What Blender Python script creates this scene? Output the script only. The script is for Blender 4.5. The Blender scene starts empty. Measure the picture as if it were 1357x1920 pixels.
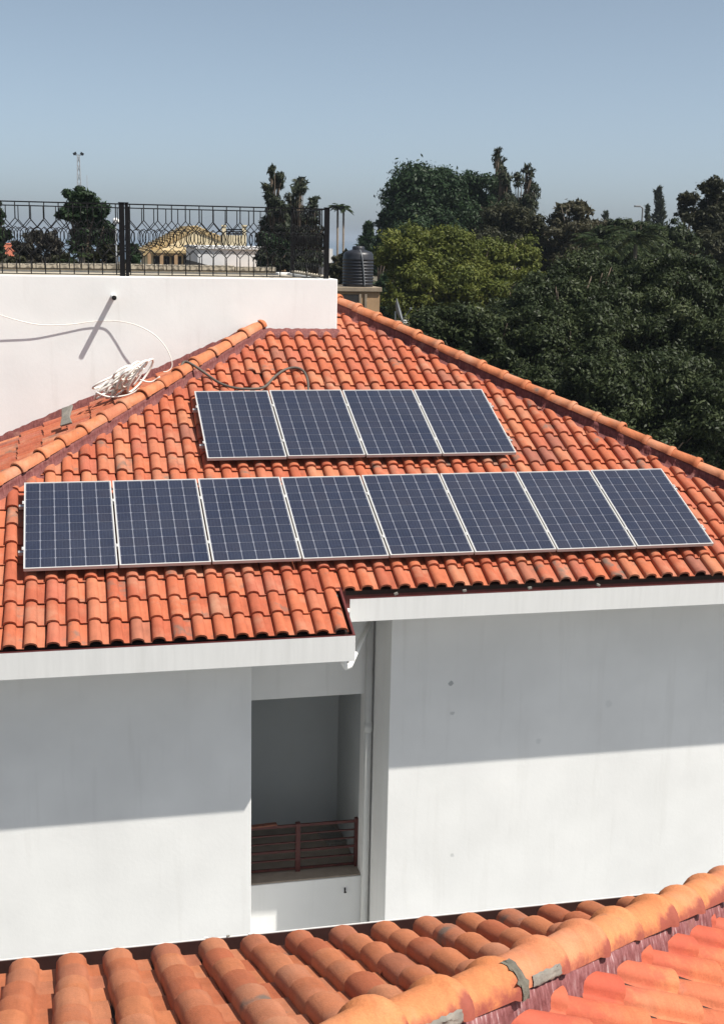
import bpy, bmesh, math, random
import numpy as np
from mathutils import Vector, Matrix, Euler

random.seed(7)
rng = np.random.default_rng(7)
sc = bpy.context.scene
COL = sc.collection
CAMZ = 10.6                      # eye height over the ground

# ------------------------------------------------------------------ camera
RIGHT = Vector((0.973657, -0.226802, 0.0196))
DOWN = Vector((-0.0282, -0.2054, -0.9783))
FWD = Vector((0.2259, 0.9520, -0.2064)).normalized()
RIGHT = (RIGHT - FWD * RIGHT.dot(FWD)).normalized()
DOWN = FWD.cross(RIGHT).normalized()
FPX = 2432.03
cam_d = bpy.data.cameras.new('camera')
cam = bpy.data.objects.new('camera', cam_d)
COL.objects.link(cam)
cam_d.sensor_fit = 'HORIZONTAL'
cam_d.sensor_width = 36.0
cam_d.lens = FPX * 36.0 / 1357.0
cam_d.clip_start = 0.1
cam_d.clip_end = 60000
M = Matrix((RIGHT, -DOWN, -FWD)).transposed().to_4x4()
M.translation = Vector((0, 0, CAMZ))
cam.matrix_world = M
sc.camera = cam

# ------------------------------------------------------------------ light
SUN = Vector((1.38, -1.0, 2.55)).normalized()      # towards the sun
SUN_EL = math.asin(SUN.z)
SUN_AZ = math.atan2(SUN.x, SUN.y)
w = bpy.data.worlds.new('World')
sc.world = w
w.use_nodes = True
nt = w.node_tree
nt.nodes.clear()
sky = nt.nodes.new('ShaderNodeTexSky')
sky.sky_type = 'NISHITA'
sky.sun_disc = False
sky.sun_elevation = SUN_EL
sky.sun_rotation = SUN_AZ
sky.altitude = 0
sky.air_density = 0.5
sky.dust_density = 1.35
sky.ozone_density = 2.0
bg = nt.nodes.new('ShaderNodeBackground')
bg.inputs['Strength'].default_value = 0.088
wo = nt.nodes.new('ShaderNodeOutputWorld')
hs = nt.nodes.new('ShaderNodeHueSaturation')
hs.inputs['Saturation'].default_value = 0.68
hs.inputs['Hue'].default_value = 0.482
nt.links.new(sky.outputs[0], hs.inputs['Color'])
nt.links.new(hs.outputs[0], bg.inputs['Color'])
nt.links.new(bg.outputs[0], wo.inputs['Surface'])
sd = bpy.data.lights.new('sun', 'SUN')
sd.energy = 4.2
sd.angle = math.radians(0.53)
sd.color = (1.0, 0.955, 0.88)
so = bpy.data.objects.new('sun', sd)
COL.objects.link(so)
so.rotation_euler = SUN.to_track_quat('Z', 'Y').to_euler()
so.location = (10, -10, 40)
sc.view_settings.view_transform = 'Standard'
sc.view_settings.look = 'None'
sc.view_settings.exposure = 0.7
sc.view_settings.gamma = 1.0
sc.view_settings.use_curve_mapping = False
sc.cycles.max_bounces = 7
sc.cycles.diffuse_bounces = 4
sc.cycles.glossy_bounces = 3
sc.cycles.transparent_max_bounces = 6
sc.cycles.use_denoising = True


# ------------------------------------------------------------------ helpers
def ray(px, py):
    return RIGHT * ((px - 678.5) / FPX) + DOWN * ((py - 960.0) / FPX) + FWD


def at(px, py, Y):
    """point of the photograph's line of sight that lies Y metres into the scene"""
    d = ray(px, py)
    return d * (Y / d.y) + Vector((0, 0, CAMZ))


def mpp(Y, px=700, py=450):
    return (at(px, py, Y) - Vector((0, 0, CAMZ))).dot(FWD) / FPX


def pix(P):
    d = Vector(P) - Vector((0, 0, CAMZ))
    z = d.dot(FWD)
    if z < 0.05:
        return None
    return (678.5 + FPX * d.dot(RIGHT) / z, 960 + FPX * d.dot(DOWN) / z, z)


def W3(x, y, z):
    """metres relative to the eye -> world"""
    return Vector((x, y, z + CAMZ))


class MB:
    """collects shapes; build() links them as ONE mesh object"""

    def __init__(self):
        self.v = []
        self.f = []
        self.sm = []

    def add(self, vs, fs, smooth=False):
        o = len(self.v)
        self.v += [tuple(p) for p in vs]
        self.f += [tuple(i + o for i in q) for q in fs]
        self.sm += [smooth] * len(fs)
        return self

    def box(self, c, s, m=None):
        x, y, z = [k / 2 for k in s]
        vs = [Vector((a, b, d)) for a in (-x, x) for b in (-y, y) for d in (-z, z)]
        if m is not None:
            vs = [m @ p for p in vs]
        c = Vector(c)
        return self.add([p + c for p in vs],
                        [(0, 1, 3, 2), (4, 6, 7, 5), (0, 4, 5, 1), (2, 3, 7, 6), (0, 2, 6, 4), (1, 5, 7, 3)])

    def bx(self, x0, x1, y0, y1, z0, z1):
        return self.box(((x0 + x1) / 2, (y0 + y1) / 2, (z0 + z1) / 2), (x1 - x0, y1 - y0, z1 - z0))

    def bar(self, a, b, w, h=None, up=(0, 0, 1)):
        a, b = Vector(a), Vector(b)
        h = h or w
        d = (b - a).normalized()
        up = Vector(up)
        if abs(d.dot(up)) > .98:
            up = Vector((0, 1, 0))
        s = d.cross(up).normalized() * (w / 2)
        t = s.cross(d).normalized() * (h / 2)
        vs = [p + i * s + j * t for p in (a, b) for i, j in ((-1, -1), (1, -1), (1, 1), (-1, 1))]
        return self.add(vs, [(3, 2, 1, 0), (4, 5, 6, 7), (0, 1, 5, 4), (1, 2, 6, 5), (2, 3, 7, 6), (3, 0, 4, 7)])

    def tube(self, pts, r, n=8, cap=True, closed=False):
        pts = [Vector(p) for p in pts]
        k = len(pts)
        rs = r if isinstance(r, (list, tuple)) else [r] * k
        vs, fs = [], []
        s = None
        for i, p in enumerate(pts):
            if closed:
                d = pts[(i + 1) % k] - pts[i - 1]
            else:
                d = pts[min(i + 1, k - 1)] - pts[max(i - 1, 0)]
            if d.length < 1e-9:
                d = Vector((0, 0, 1))
            d.normalize()
            if s is None:
                u = Vector((0, 0, 1)) if abs(d.z) < .9 else Vector((1, 0, 0))
                s = d.cross(u).normalized()
            else:
                s = (s - d * s.dot(d)).normalized()
            t = d.cross(s)
            for j in range(n):
                a = 2 * math.pi * j / n
                vs.append(p + (s * math.cos(a) + t * math.sin(a)) * rs[i])
        for i in range(k if closed else k - 1):
            i2 = (i + 1) % k
            for j in range(n):
                j2 = (j + 1) % n
                fs.append((i * n + j, i * n + j2, i2 * n + j2, i2 * n + j))
        if cap and not closed:
            fs.append(tuple(range(n - 1, -1, -1)))
            fs.append(tuple((k - 1) * n + j for j in range(n)))
        return self.add(vs, fs, True)

    def lathe(self, c, prof, n=24):
        c = Vector(c)
        vs, fs = [], []
        for r, z in prof:
            for j in range(n):
                a = 2 * math.pi * j / n
                vs.append(c + Vector((r * math.cos(a), r * math.sin(a), z)))
        for i in range(len(prof) - 1):
            for j in range(n):
                j2 = (j + 1) % n
                fs.append((i * n + j, i * n + j2, (i + 1) * n + j2, (i + 1) * n + j))
        return self.add(vs, fs, True)

    def poly(self, pts):
        return self.add(pts, [tuple(range(len(pts)))])

    def prism(self, pts, ext):
        """extrude polygon pts by vector ext"""
        n = len(pts)
        pts = [Vector(p) for p in pts]
        ext = Vector(ext)
        vs = pts + [p + ext for p in pts]
        fs = [tuple(range(n - 1, -1, -1)), tuple(range(n, 2 * n))]
        fs += [(i, (i + 1) % n, (i + 1) % n + n, i + n) for i in range(n)]
        return self.add(vs, fs)

    def mesh(self, name, m):
        me = bpy.data.meshes.new(name)
        me.from_pydata(self.v, [], self.f)
        me.polygons.foreach_set('use_smooth', self.sm)
        me.materials.append(m)
        me.update()
        return me

    def build(self, name, m, parent=None, bevel=0):
        o = bpy.data.objects.new(name, self.mesh(name, m))
        COL.objects.link(o)
        if bevel:
            b = o.modifiers.new('bevel', 'BEVEL')
            b.width = bevel
            b.segments = 2
            b.limit_method = 'ANGLE'
        hang(o, parent)
        return o


def hang(o, parent):
    if parent is not None:
        o.parent = parent
        if parent.type == 'EMPTY' and not parent.get('local'):
            o.matrix_parent_inverse = Matrix.Translation(-parent.location)


def link(name, me, parent=None, mat4=None):
    o = bpy.data.objects.new(name, me)
    COL.objects.link(o)
    hang(o, parent)
    if mat4 is not None:
        o.matrix_basis = mat4
    return o


def thing(name, label, cat, loc=(0, 0, 0), group=None, local=False):
    o = bpy.data.objects.new(name, None)
    o.empty_display_size = 0.2
    COL.objects.link(o)
    o.location = loc
    if local:
        o['local'] = 1
    return tag(o, label, cat, group)


def tag(o, label=None, cat=None, group=None, kind=None):
    if label:
        o['label'] = label
    if cat:
        o['category'] = cat
    if group:
        o['group'] = group
    if kind:
        o['kind'] = kind
    return o


# ------------------------------------------------------------------ materials
def new_mat(name):
    m = bpy.data.materials.new(name)
    m.use_nodes = True
    t = m.node_tree
    return m, t, t.nodes['Principled BSDF'], t.nodes, t.links


def N_(nodes, typ, **kw):
    n = nodes.new(typ)
    for k, v in kw.items():
        setattr(n, k, v)
    return n


def mathn(nodes, links, op, a, b=None, c=None):
    n = nodes.new('ShaderNodeMath')
    n.operation = op
    for i, x in enumerate((a, b, c)):
        if x is None:
            continue
        if isinstance(x, (int, float)):
            n.inputs[i].default_value = x
        else:
            links.new(x, n.inputs[i])
    return n.outputs[0]


def mix(nodes, links, fac, a, b, blend='MIX'):
    n = nodes.new('ShaderNodeMix')
    n.data_type = 'RGBA'
    n.blend_type = blend
    n.clamp_factor = True
    for i, x in ((0, fac), (6, a), (7, b)):
        if isinstance(x, (int, float)):
            n.inputs[i].default_value = x
        elif isinstance(x, tuple):
            n.inputs[i].default_value = (*x, 1) if len(x) == 3 else x
        else:
            links.new(x, n.inputs[i])
    return n.outputs[2]


def ramp(nodes, links, fac, stops, interp='LINEAR'):
    n = nodes.new('ShaderNodeValToRGB')
    cr = n.color_ramp
    cr.interpolation = interp
    while len(cr.elements) < len(stops):
        cr.elements.new(0.5)
    for e, (p, c) in zip(cr.elements, stops):
        e.position = p
        e.color = (c, c, c, 1) if isinstance(c, (int, float)) else (*c, 1)
    links.new(fac, n.inputs[0])
    return n.outputs[0]


def noise(nodes, links, vec, scale, detail=4, rough=.55, dist=0):
    n = nodes.new('ShaderNodeTexNoise')
    n.inputs['Scale'].default_value = scale
    n.inputs['Detail'].default_value = detail
    n.inputs['Roughness'].default_value = rough
    n.inputs['Distortion'].default_value = dist
    if vec is not None:
        links.new(vec, n.inputs['Vector'])
    return n.outputs['Fac']


def wpos(nodes, links, scale=(1, 1, 1)):
    g = nodes.new('ShaderNodeNewGeometry')
    if scale == (1, 1, 1):
        return g.outputs['Position']
    m = nodes.new('ShaderNodeMapping')
    m.inputs['Scale'].default_value = scale
    links.new(g.outputs['Position'], m.inputs['Vector'])
    return m.outputs[0]


def bump(nodes, links, bsdf, h, strength=.3, dist=.01):
    b = nodes.new('ShaderNodeBump')
    b.inputs['Strength'].default_value = strength
    b.inputs['Distance'].default_value = dist
    links.new(h, b.inputs['Height'])
    links.new(b.outputs[0], bsdf.inputs['Normal'])


def simple(name, col, rough=.7, var=.12, scale=6, metal=0, bmp=0, spec=.4, stretch=(1, 1, 1), dirt=None, dirt_at=(.55, .75), dirt_amt=.6):
    """plain surface with uneven tone and a little relief"""
    m, t, b, n, l = new_mat(name)
    v = wpos(n, l, stretch)
    f = noise(n, l, v, scale, 5, .6)
    k = ramp(n, l, f, [(.25, 1 - var), (.75, 1 + var)])
    c = mix(n, l, 1.0, col, k, 'MULTIPLY')
    if dirt:
        f2 = noise(n, l, v, scale * .37, 6, .65)
        k2 = ramp(n, l, f2, [(dirt_at[0], 0.0), (dirt_at[1], dirt_amt)])
        c = mix(n, l, k2, c, dirt)
    l.new(c, b.inputs['Base Color'])
    b.inputs['Roughness'].default_value = rough
    b.inputs['Metallic'].default_value = metal
    b.inputs['Specular IOR Level'].default_value = spec
    if bmp:
        bump(n, l, b, noise(n, l, wpos(n, l), scale * 6, 4), bmp, .01)
    return m


def clay(name, cols, bloom=.75, pale=(.52, .27, .16), grey=(.13, .115, .095), gcut=(.66, .86), rough=.75, paint=None):
    """burnt clay: each tile its own tone, soot and lichen spots, chalky bloom"""
    m, t, b, n, l = new_mat(name)
    oi = n.new('ShaderNodeObjectInfo')
    at_ = n.new('ShaderNodeAttribute')
    at_.attribute_name = 'tile_rand'
    r = mathn(n, l, 'FRACT', mathn(n, l, 'ADD', oi.outputs['Random'], at_.outputs['Fac']))
    base = ramp(n, l, r, cols)
    p = wpos(n, l)
    f1 = noise(n, l, p, 7, 6, .62)
    k = ramp(n, l, f1, [(.25, .82), (.5, 1.0), (.8, 1.14)])
    c = mix(n, l, 1.0, base, k, 'MULTIPLY')
    # weathering that runs down the slope, and a fine grit
    fs_ = noise(n, l, wpos(n, l, (16, 1.6, 1.6)), 1.6, 5, .6)
    c = mix(n, l, 1.0, c, ramp(n, l, fs_, [(.3, .84), (.55, 1.0), (.8, 1.08)]), 'MULTIPLY')
    fg = noise(n, l, p, 130, 3, .7)
    c = mix(n, l, 1.0, c, ramp(n, l, fg, [(.3, .86), (.7, 1.1)]), 'MULTIPLY')
    # chalky bloom in soft patches, stronger on some tiles
    r2 = mathn(n, l, 'FRACT', mathn(n, l, 'MULTIPLY', r, 7.31))
    f2 = noise(n, l, p, 3.1, 4, .6)
    k2 = mathn(n, l, 'MULTIPLY', ramp(n, l, f2, [(.47, 0.0), (.72, bloom)]), r2)
    c = mix(n, l, k2, c, pale)
    # grey soot and lichen
    r3 = mathn(n, l, 'FRACT', mathn(n, l, 'MULTIPLY', r, 13.7))
    f3 = noise(n, l, p, 6.5, 3, .5, .3)
    f3b = mathn(n, l, 'ADD', f3, mathn(n, l, 'MULTIPLY', mathn(n, l, 'POWER', r3, 7.0), .20))
    k3 = ramp(n, l, f3b, [(gcut[0], 0.0), (gcut[1], .85)])
    c = mix(n, l, k3, c, grey)
    if paint:                                   # red paint slopped on along the hip, ragged edge
        sx = n.new('ShaderNodeSeparateXYZ')
        l.new(p, sx.inputs[0])
        dist = mathn(n, l, 'MULTIPLY', mathn(n, l, 'SUBTRACT', mathn(n, l, 'MULTIPLY_ADD', sx.outputs[0], .95, 2.46), sx.outputs[1]), .725)
        dist = mathn(n, l, 'ADD', dist, mathn(n, l, 'MULTIPLY_ADD', noise(n, l, p, 9, 6, .7), paint[2], -paint[2] * .5))
        c = mix(n, l, ramp(n, l, mathn(n, l, 'MULTIPLY', dist, 1.0), [(paint[0], paint[3]), (paint[1], paint[4])]), c, paint[5])
    l.new(c, b.inputs['Base Color'])
    b.inputs['Roughness'].default_value = rough
    b.inputs['Specular IOR Level'].default_value = .25
    bump(n, l, b, noise(n, l, p, 55, 6, .65), .5, .006)
    return m


MT = {}
MT['tile'] = clay('clay_tile', [(0, (.35, .090, .048)), (.3, (.41, .112, .055)), (.55, (.445, .130, .062)), (.76, (.385, .112, .068)), (.9, (.47, .17, .086)), (1, (.28, .10, .07))], pale=(.44, .24, .155))
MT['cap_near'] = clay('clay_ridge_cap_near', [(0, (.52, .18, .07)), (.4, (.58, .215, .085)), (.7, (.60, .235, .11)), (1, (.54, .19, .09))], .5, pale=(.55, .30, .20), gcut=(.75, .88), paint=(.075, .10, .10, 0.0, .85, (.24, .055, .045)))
MT['tile_near_sun_tinted'] = clay('clay_tile_near_sun_tinted', [(0, (.46, .11, .05)), (.3, (.50, .135, .06)), (.55, (.54, .165, .07)), (.75, (.46, .12, .06)), (.9, (.55, .20, .085)), (1, (.42, .095, .05))], .4, pale=(.5, .25, .15), gcut=(.72, .85), paint=(.18, .30, .5, .62, 0.0, (.40, .07, .045)))  # brighter copy of the near clay, sunlight put into its colours
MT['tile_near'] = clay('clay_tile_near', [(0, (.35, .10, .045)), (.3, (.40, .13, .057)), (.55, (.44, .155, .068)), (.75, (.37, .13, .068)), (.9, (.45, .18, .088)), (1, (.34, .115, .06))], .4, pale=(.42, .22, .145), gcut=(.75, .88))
MT['cap'] = clay('clay_ridge_cap', [(0, (.45, .145, .062)), (.4, (.50, .175, .078)), (.7, (.53, .205, .10)), (1, (.45, .155, .085))], 1.0, pale=(.47, .27, .18), gcut=(.70, .86))


def mortar_mat(cols, name='maroon_painted_mortar'):
    m, t, b, n, l = new_mat(name)
    p = wpos(n, l)
    ps = wpos(n, l, (14, 14, 1.6))
    f = noise(n, l, ps, 3.0, 5, .6)
    c = ramp(n, l, f, cols)
    f2 = noise(n, l, p, 5, 5, .6)
    k = ramp(n, l, f2, [(.6, 0.0), (.72, .7)])
    c = mix(n, l, k, c, (.30, .14, .105))
    l.new(c, b.inputs['Base Color'])
    b.inputs['Roughness'].default_value = .75
    bump(n, l, b, noise(n, l, p, 40, 5), .6, .012)
    return m


MT['mortar'] = mortar_mat([(.25, (.085, .018, .016)), (.5, (.15, .038, .033)), (.68, (.21, .068, .06)), (.82, (.36, .22, .19))])
MT['mortar_near'] = mortar_mat([(.25, (.10, .024, .024)), (.47, (.19, .060, .060)), (.6, (.26, .11, .11)), (.72, (.50, .38, .37))], 'chalky_maroon_mortar')
MT['lichen'] = simple('grey_lichen_crust', (.13, .12, .095), .95, .35, 30, bmp=.6, dirt=(.26, .19, .13))
MT['cement'] = simple('grey_cement', (.20, .185, .16), .9, .25, 14, bmp=.5, dirt=(.34, .29, .24))


def plaster(name, col, spots=()):
    m, t, b, n, l = new_mat(name)
    p = wpos(n, l)
    f = noise(n, l, p, 1.1, 5, .55)
    k = ramp(n, l, f, [(.3, .93), (.7, 1.04)])
    c = mix(n, l, 1.0, col, k, 'MULTIPLY')
    # faint rain streaks
    ps = wpos(n, l, (5, 5, .35))
    f2 = noise(n, l, ps, 1.6, 5, .6)
    k2 = ramp(n, l, f2, [(.56, 0.0), (.85, .2)])
    c = mix(n, l, k2, c, (.42, .40, .36))
    for (x, y, z), r, amt in spots:
        d = n.new('ShaderNodeVectorMath')
        d.operation = 'DISTANCE'
        l.new(p, d.inputs[0])
        d.inputs[1].default_value = (x, y, z)
        dd = mathn(n, l, 'ADD', d.outputs['Value'], mathn(n, l, 'MULTIPLY', noise(n, l, p, 18, 4, .7), r * 1.2))
        kk = ramp(n, l, mathn(n, l, 'DIVIDE', dd, r), [(.95, amt), (1.45, 0.0)])
        c = mix(n, l, kk, c, (.30, .31, .31))
    l.new(c, b.inputs['Base Color'])
    b.inputs['Roughness'].default_value = .85
    b.inputs['Specular IOR Level'].default_value = .2
    bump(n, l, b, noise(n, l, p, 22, 5, .6), .12, .01)
    return m


SPOTS = [(at(845, 1282, 14.22), .075, .75), (at(848, 1338, 14.22), .07, .45), (at(848, 1604, 14.22), .07, .4),
         (at(1010, 1390, 14.22), .10, .18), (at(1140, 1320, 14.22), .12, .15)]
MT['wall'] = plaster('white_plaster', (.77, .765, .745), SPOTS)
MT['wall2'] = plaster('terrace_white_paint', (.79, .80, .785))
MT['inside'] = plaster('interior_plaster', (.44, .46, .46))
MT['gutter'] = simple('white_gutter_paint', (.66, .66, .645), .6, .05, 3, stretch=(6, 6, .4), dirt=(.5, .5, .48), dirt_amt=.35)
MT['gutter_in'] = simple('maroon_gutter_lining', (.10, .018, .016), .55, .3, 12, dirt=(.03, .02, .02))
MT['gutter_dk'] = simple('dark_brown_gutter_lining', (.045, .016, .013), .7, .3, 12)  # lining of the near gutter, nearly black-brown itself
MT['pipe'] = simple('pale_grey_pipe', (.62, .62, .60), .5, .05, 6)
MT['white_pvc'] = simple('white_pvc', (.80, .79, .76), .4, .06, 8)
MT['black_hole'] = simple('black_hole', (.008, .008, .008), .9, .1)
MT['rail'] = simple('dark_red_brown_iron', (.085, .022, .018), .5, .2, 15)
MT['iron'] = simple('black_iron', (.006, .006, .007), .6, .2, 15, spec=.15)
MT['floor'] = simple('dusty_floor', (.30, .25, .20), .9, .2, 5, bmp=.3)
MT['stone'] = simple('beige_stone_kerb', (.42, .37, .29), .9, .25, 9, bmp=.4, dirt=(.22, .17, .13))
MT['deck'] = simple('dark_roof_underlay', (.03, .018, .014), .9, .2, 6)
MT['alu'] = simple('bright_aluminium_frame', (.50, .495, .48), .42, .04, 8, spec=.5)
MT['rail_alu'] = simple('aluminium_rail', (.55, .55, .55), .4, .05, 8, metal=.6)
MT['hose'] = simple('dusty_black_hose', (.10, .085, .07), .7, .25, 20)
MT['cable'] = simple('white_cable_sheath', (.80, .78, .72), .5, .08, 20, dirt=(.45, .40, .33))
MT['tank'] = simple('black_plastic_tank', (.018, .019, .024), .42, .15, 5, spec=.5)
MT['concrete'] = simple('weathered_concrete', (.25, .20, .145), .9, .2, 4, bmp=.4, dirt=(.12, .10, .085))
MT['ochre'] = simple('ochre_wall', (.36, .235, .13), .9, .15, 4, bmp=.3)
MT['cream'] = simple('cream_wall', (.70, .60, .40), .9, .08, 2)
MT['dim_white'] = simple('far_white_wall', (.66, .66, .66), .85, .07, 1.5, dirt=(.5, .5, .5), dirt_amt=.3)
MT['tan_roof'] = simple('tan_roof_tiles', (.44, .33, .17), .9, .2, 5, bmp=.5)
MT['red_roof'] = simple('far_red_roof_tiles', (.30, .085, .045), .9, .25, 3, bmp=.5)
MT['dark_room'] = simple('dark_opening', (.018, .017, .016), .8, .2)
MT['steel'] = simple('galvanised_steel', (.16, .17, .18), .5, .1, 6)
MT['bark'] = simple('bark', (.10, .075, .055), .95, .3, 9, bmp=.6)
MT['bark_pale'] = simple('pale_bark', (.15, .125, .10), .95, .25, 7, bmp=.5)
MT['wood'] = simple('reddish_timber', (.20, .075, .045), .8, .25, 16)
MT['glass'] = simple('window_glass', (.05, .06, .07), .1, .1, 3, spec=.6)


def cell_mat():
    m, t, b, n, l = new_mat('polycrystalline_cell')
    tc = n.new('ShaderNodeTexCoord')
    oi = n.new('ShaderNodeObjectInfo')
    p = wpos(n, l)
    vo = n.new('ShaderNodeTexVoronoi')
    vo.inputs['Scale'].default_value = 90
    l.new(p, vo.inputs['Vector'])
    k = ramp(n, l, vo.outputs['Color'], [(0, .75), (1, 1.3)])
    c = ramp(n, l, oi.outputs['Random'], [(0, (.015, .020, .040)), (.5, (.017, .023, .046)), (1, (.019, .0225, .042))])
    c = mix(n, l, 1.0, c, k, 'MULTIPLY')
    # four busbars and fine fingers
    sx = n.new('ShaderNodeSeparateXYZ')
    l.new(tc.outputs['Object'], sx.inputs[0])
    bb = mathn(n, l, 'ABSOLUTE', mathn(n, l, 'SUBTRACT', mathn(n, l, 'FRACT', mathn(n, l, 'MULTIPLY_ADD', sx.outputs[0], 4 / .150, .5 + 20)), .5))
    kb = mathn(n, l, 'LESS_THAN', bb, .028)
    c = mix(n, l, mathn(n, l, 'MULTIPLY', kb, .55), c, (.085, .095, .125))
    # thin dust film
    d = noise(n, l, p, 1.7, 5, .6)
    c = mix(n, l, ramp(n, l, d, [(.35, .02), (.75, .09)]), c, (.18, .175, .18))
    l.new(c, b.inputs['Base Color'])
    b.inputs['Roughness'].default_value = .5
    b.inputs['Coat Weight'].default_value = .7
    b.inputs['Coat Roughness'].default_value = .09
    b.inputs['Coat IOR'].default_value = 1.4
    b.inputs['Specular IOR Level'].default_value = .1
    return m


MT['cell'] = cell_mat()


def backsheet_mat():
    m, t, b, n, l = new_mat('white_backsheet_under_glass')
    b.inputs['Base Color'].default_value = (.175, .185, .225, 1)
    b.inputs['Roughness'].default_value = .5
    b.inputs['Coat Weight'].default_value = .8
    b.inputs['Coat Roughness'].default_value = .09
    return m


MT['backsheet'] = backsheet_mat()


def leaf_mat(name, cols, trans=.25, rough=.55):
    m, t, b, n, l = new_mat(name)
    a = n.new('ShaderNodeAttribute')
    a.attribute_name = 'leaf_rand'
    c = ramp(n, l, a.outputs['Fac'], cols)
    l.new(c, b.inputs['Base Color'])
    b.inputs['Roughness'].default_value = rough
    b.inputs['Specular IOR Level'].default_value = .16
    tr = n.new('ShaderNodeBsdfTranslucent')
    l.new(c, tr.inputs['Color'])
    mx = n.new('ShaderNodeMixShader')
    mx.inputs[0].default_value = trans
    l.new(b.outputs[0], mx.inputs[1])
    l.new(tr.outputs[0], mx.inputs[2])
    l.new(mx.outputs[0], n['Material Output'].inputs['Surface'])
    return m


MT['leaf_dark'] = leaf_mat('leaves_dark_green', [(0, (.011, .017, .006)), (.45, (.030, .042, .016)), (.85, (.070, .086, .034)), (1, (.13, .135, .07))], .2, .5)
MT['leaf_deep'] = leaf_mat('leaves_deep_blue_green', [(0, (.013, .027, .012)), (.6, (.030, .054, .023)), (1, (.06, .085, .04))], .25, .5)
MT['leaf_yellow'] = leaf_mat('leaves_yellow_green', [(0, (.042, .056, .014)), (.5, (.10, .118, .024)), (.85, (.165, .17, .036)), (1, (.25, .20, .06))])
MT['leaf_olive'] = leaf_mat('leaves_olive', [(0, (.016, .019, .009)), (.5, (.034, .036, .017)), (1, (.065, .06, .033))])
MT['leaf_brown'] = leaf_mat('leaves_dry_brown', [(0, (.035, .034, .02)), (.5, (.068, .064, .036)), (1, (.11, .095, .058))])
MT['leaf_grey'] = leaf_mat('leaves_grey_dry', [(0, (.025, .024, .018)), (.5, (.045, .042, .032)), (1, (.08, .068, .05))])
MT['leaf_cas'] = leaf_mat('needles_grey_green', [(0, (.02, .026, .016)), (.6, (.042, .052, .03)), (1, (.085, .09, .055))])
MT['leaf_palm'] = leaf_mat('palm_leaflets', [(0, (.016, .028, .010)), (.6, (.038, .056, .02)), (1, (.08, .09, .036))])


# ================================================================== THE SETTING
def ground_mat():
    m, t, b, n, l = new_mat('dry_earth_and_scrub')
    p = wpos(n, l)
    f = noise(n, l, p, .08, 8, .6)
    c = ramp(n, l, f, [(.3, (.05, .055, .025)), (.5, (.11, .09, .055)), (.7, (.22, .16, .10))])
    l.new(c, b.inputs['Base Color'])
    b.inputs['Roughness'].default_value = .95
    bump(n, l, b, noise(n, l, p, 2, 6), .5, .1)
    return m


def sea_mat():
    m, t, b, n, l = new_mat('sea_water')
    b.inputs['Base Color'].default_value = (.075, .115, .16, 1)
    b.inputs['Roughness'].default_value = .3
    p = wpos(n, l, (.01, .04, 1))
    bump(n, l, b, noise(n, l, p, 4, 6), .12, .5)
    return m


gm = MB()
gm.poly([(-900, -300, 0), (1400, -300, 0), (1400, 520, 0), (-900, 520, 0)])
tag(gm.build('ground', ground_mat()), 'dry ground with scrub under the houses and trees', 'ground', kind='structure')
gm = MB()
gm.poly([(-30000, 500, -1.2), (40000, 500, -1.2), (40000, 45000, -1.2), (-30000, 45000, -1.2)])
tag(gm.build('sea', sea_mat()), 'flat hazy blue sea reaching the horizon', 'sea', kind='structure')

gm = MB()
gm.poly([(-12, 5.0, .004), (16, 5.0, .004), (16, 15.6, .004), (-12, 15.6, .004)])  # unseen pale sheet, added to bounce light up onto the house walls
tag(gm.build('yard_bounce_sheet', simple('pale_bounce_yard', (.26, .275, .285), .9, .2, 1.5, bmp=.2)), 'unseen pale yard added between the two houses to bounce light', 'bounce_sheet', kind='structure')

# ================================================================== MAIN ROOF FRAME
SL = 0.4062
CS, SN = math.cos(SL), math.sin(SL)
PITCH_U, PITCH_V = .2135, .352
TILE_L = .425
HB = .066                        # barrel height over the pan
U1, V1, N1 = Vector((1, 0, 0)), Vector((0, CS, SN)), Vector((0, -SN, CS))
PANEL_O = W3(-.4075, 13.8813, -3.5247)          # lower-left top corner of the big array
H_PAN = .185                                     # glass to pan surface
O1 = PANEL_O - N1 * H_PAN
LHIP = (2.08, 1.10)                              # v = a + b*u on the left hip
RHIP = (12.35, -1.217)
WALL_Y = 19.2


def tile_profile(mir=False, head=False):
    hw, h = (.070, HB) if not head else (.060, HB * .86)
    pts = []
    for i in range(9):
        a = math.pi * (1 - i / 8.0)
        pts.append((hw * math.cos(a) * (1.0 + .05 * abs(math.sin(2 * a))), h * (math.sin(a) ** .78)))
    pts[-1] = (hw * 1.0, .010)
    pts += [(hw + .012, .001), (.145, .0)]
    if mir:
        pts = [(-x, z) for x, z in pts]
    return pts


def tile_mesh_data(mir=False):
    """verts (u,v,n) and quads of one interlocking barrel tile, nose at v=0"""
    a = tile_profile(mir)
    b = tile_profile(mir, True)
    n = len(a)
    vs, fs = [], []
    T, lift = .012, .033
    for x, z in a:
        vs.append((x, 0, z + lift))
    for x, z in b:
        vs.append((x, TILE_L, z + .003))
    for i in range(n - 1):
        fs.append((i, i + 1, n + i + 1, n + i))
    o = len(vs)                                  # nose thickness
    for x, z in a:
        vs.append((x, 0, z + lift))
    for x, z in a:
        vs.append((x * (.86 if abs(x) < .08 else 1), .002, max(z * .80 + lift - T, .004)))
    for i in range(n - 1):
        fs.append((o + n + i, o + n + i + 1, o + i + 1, o + i))
    o = len(vs)                                  # side edge of the barrel
    x0, z0 = a[0]
    x1, z1 = b[0]
    vs += [(x0, 0, z0 + lift), (x1, TILE_L, z1 + .003), (x1, TILE_L, z1 - .012), (x0, 0, z0 + lift - T)]
    fs.append((o, o + 1, o + 2, o + 3))
    if mir:
        fs = [tuple(reversed(f)) for f in fs]
    return vs, fs


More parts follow.
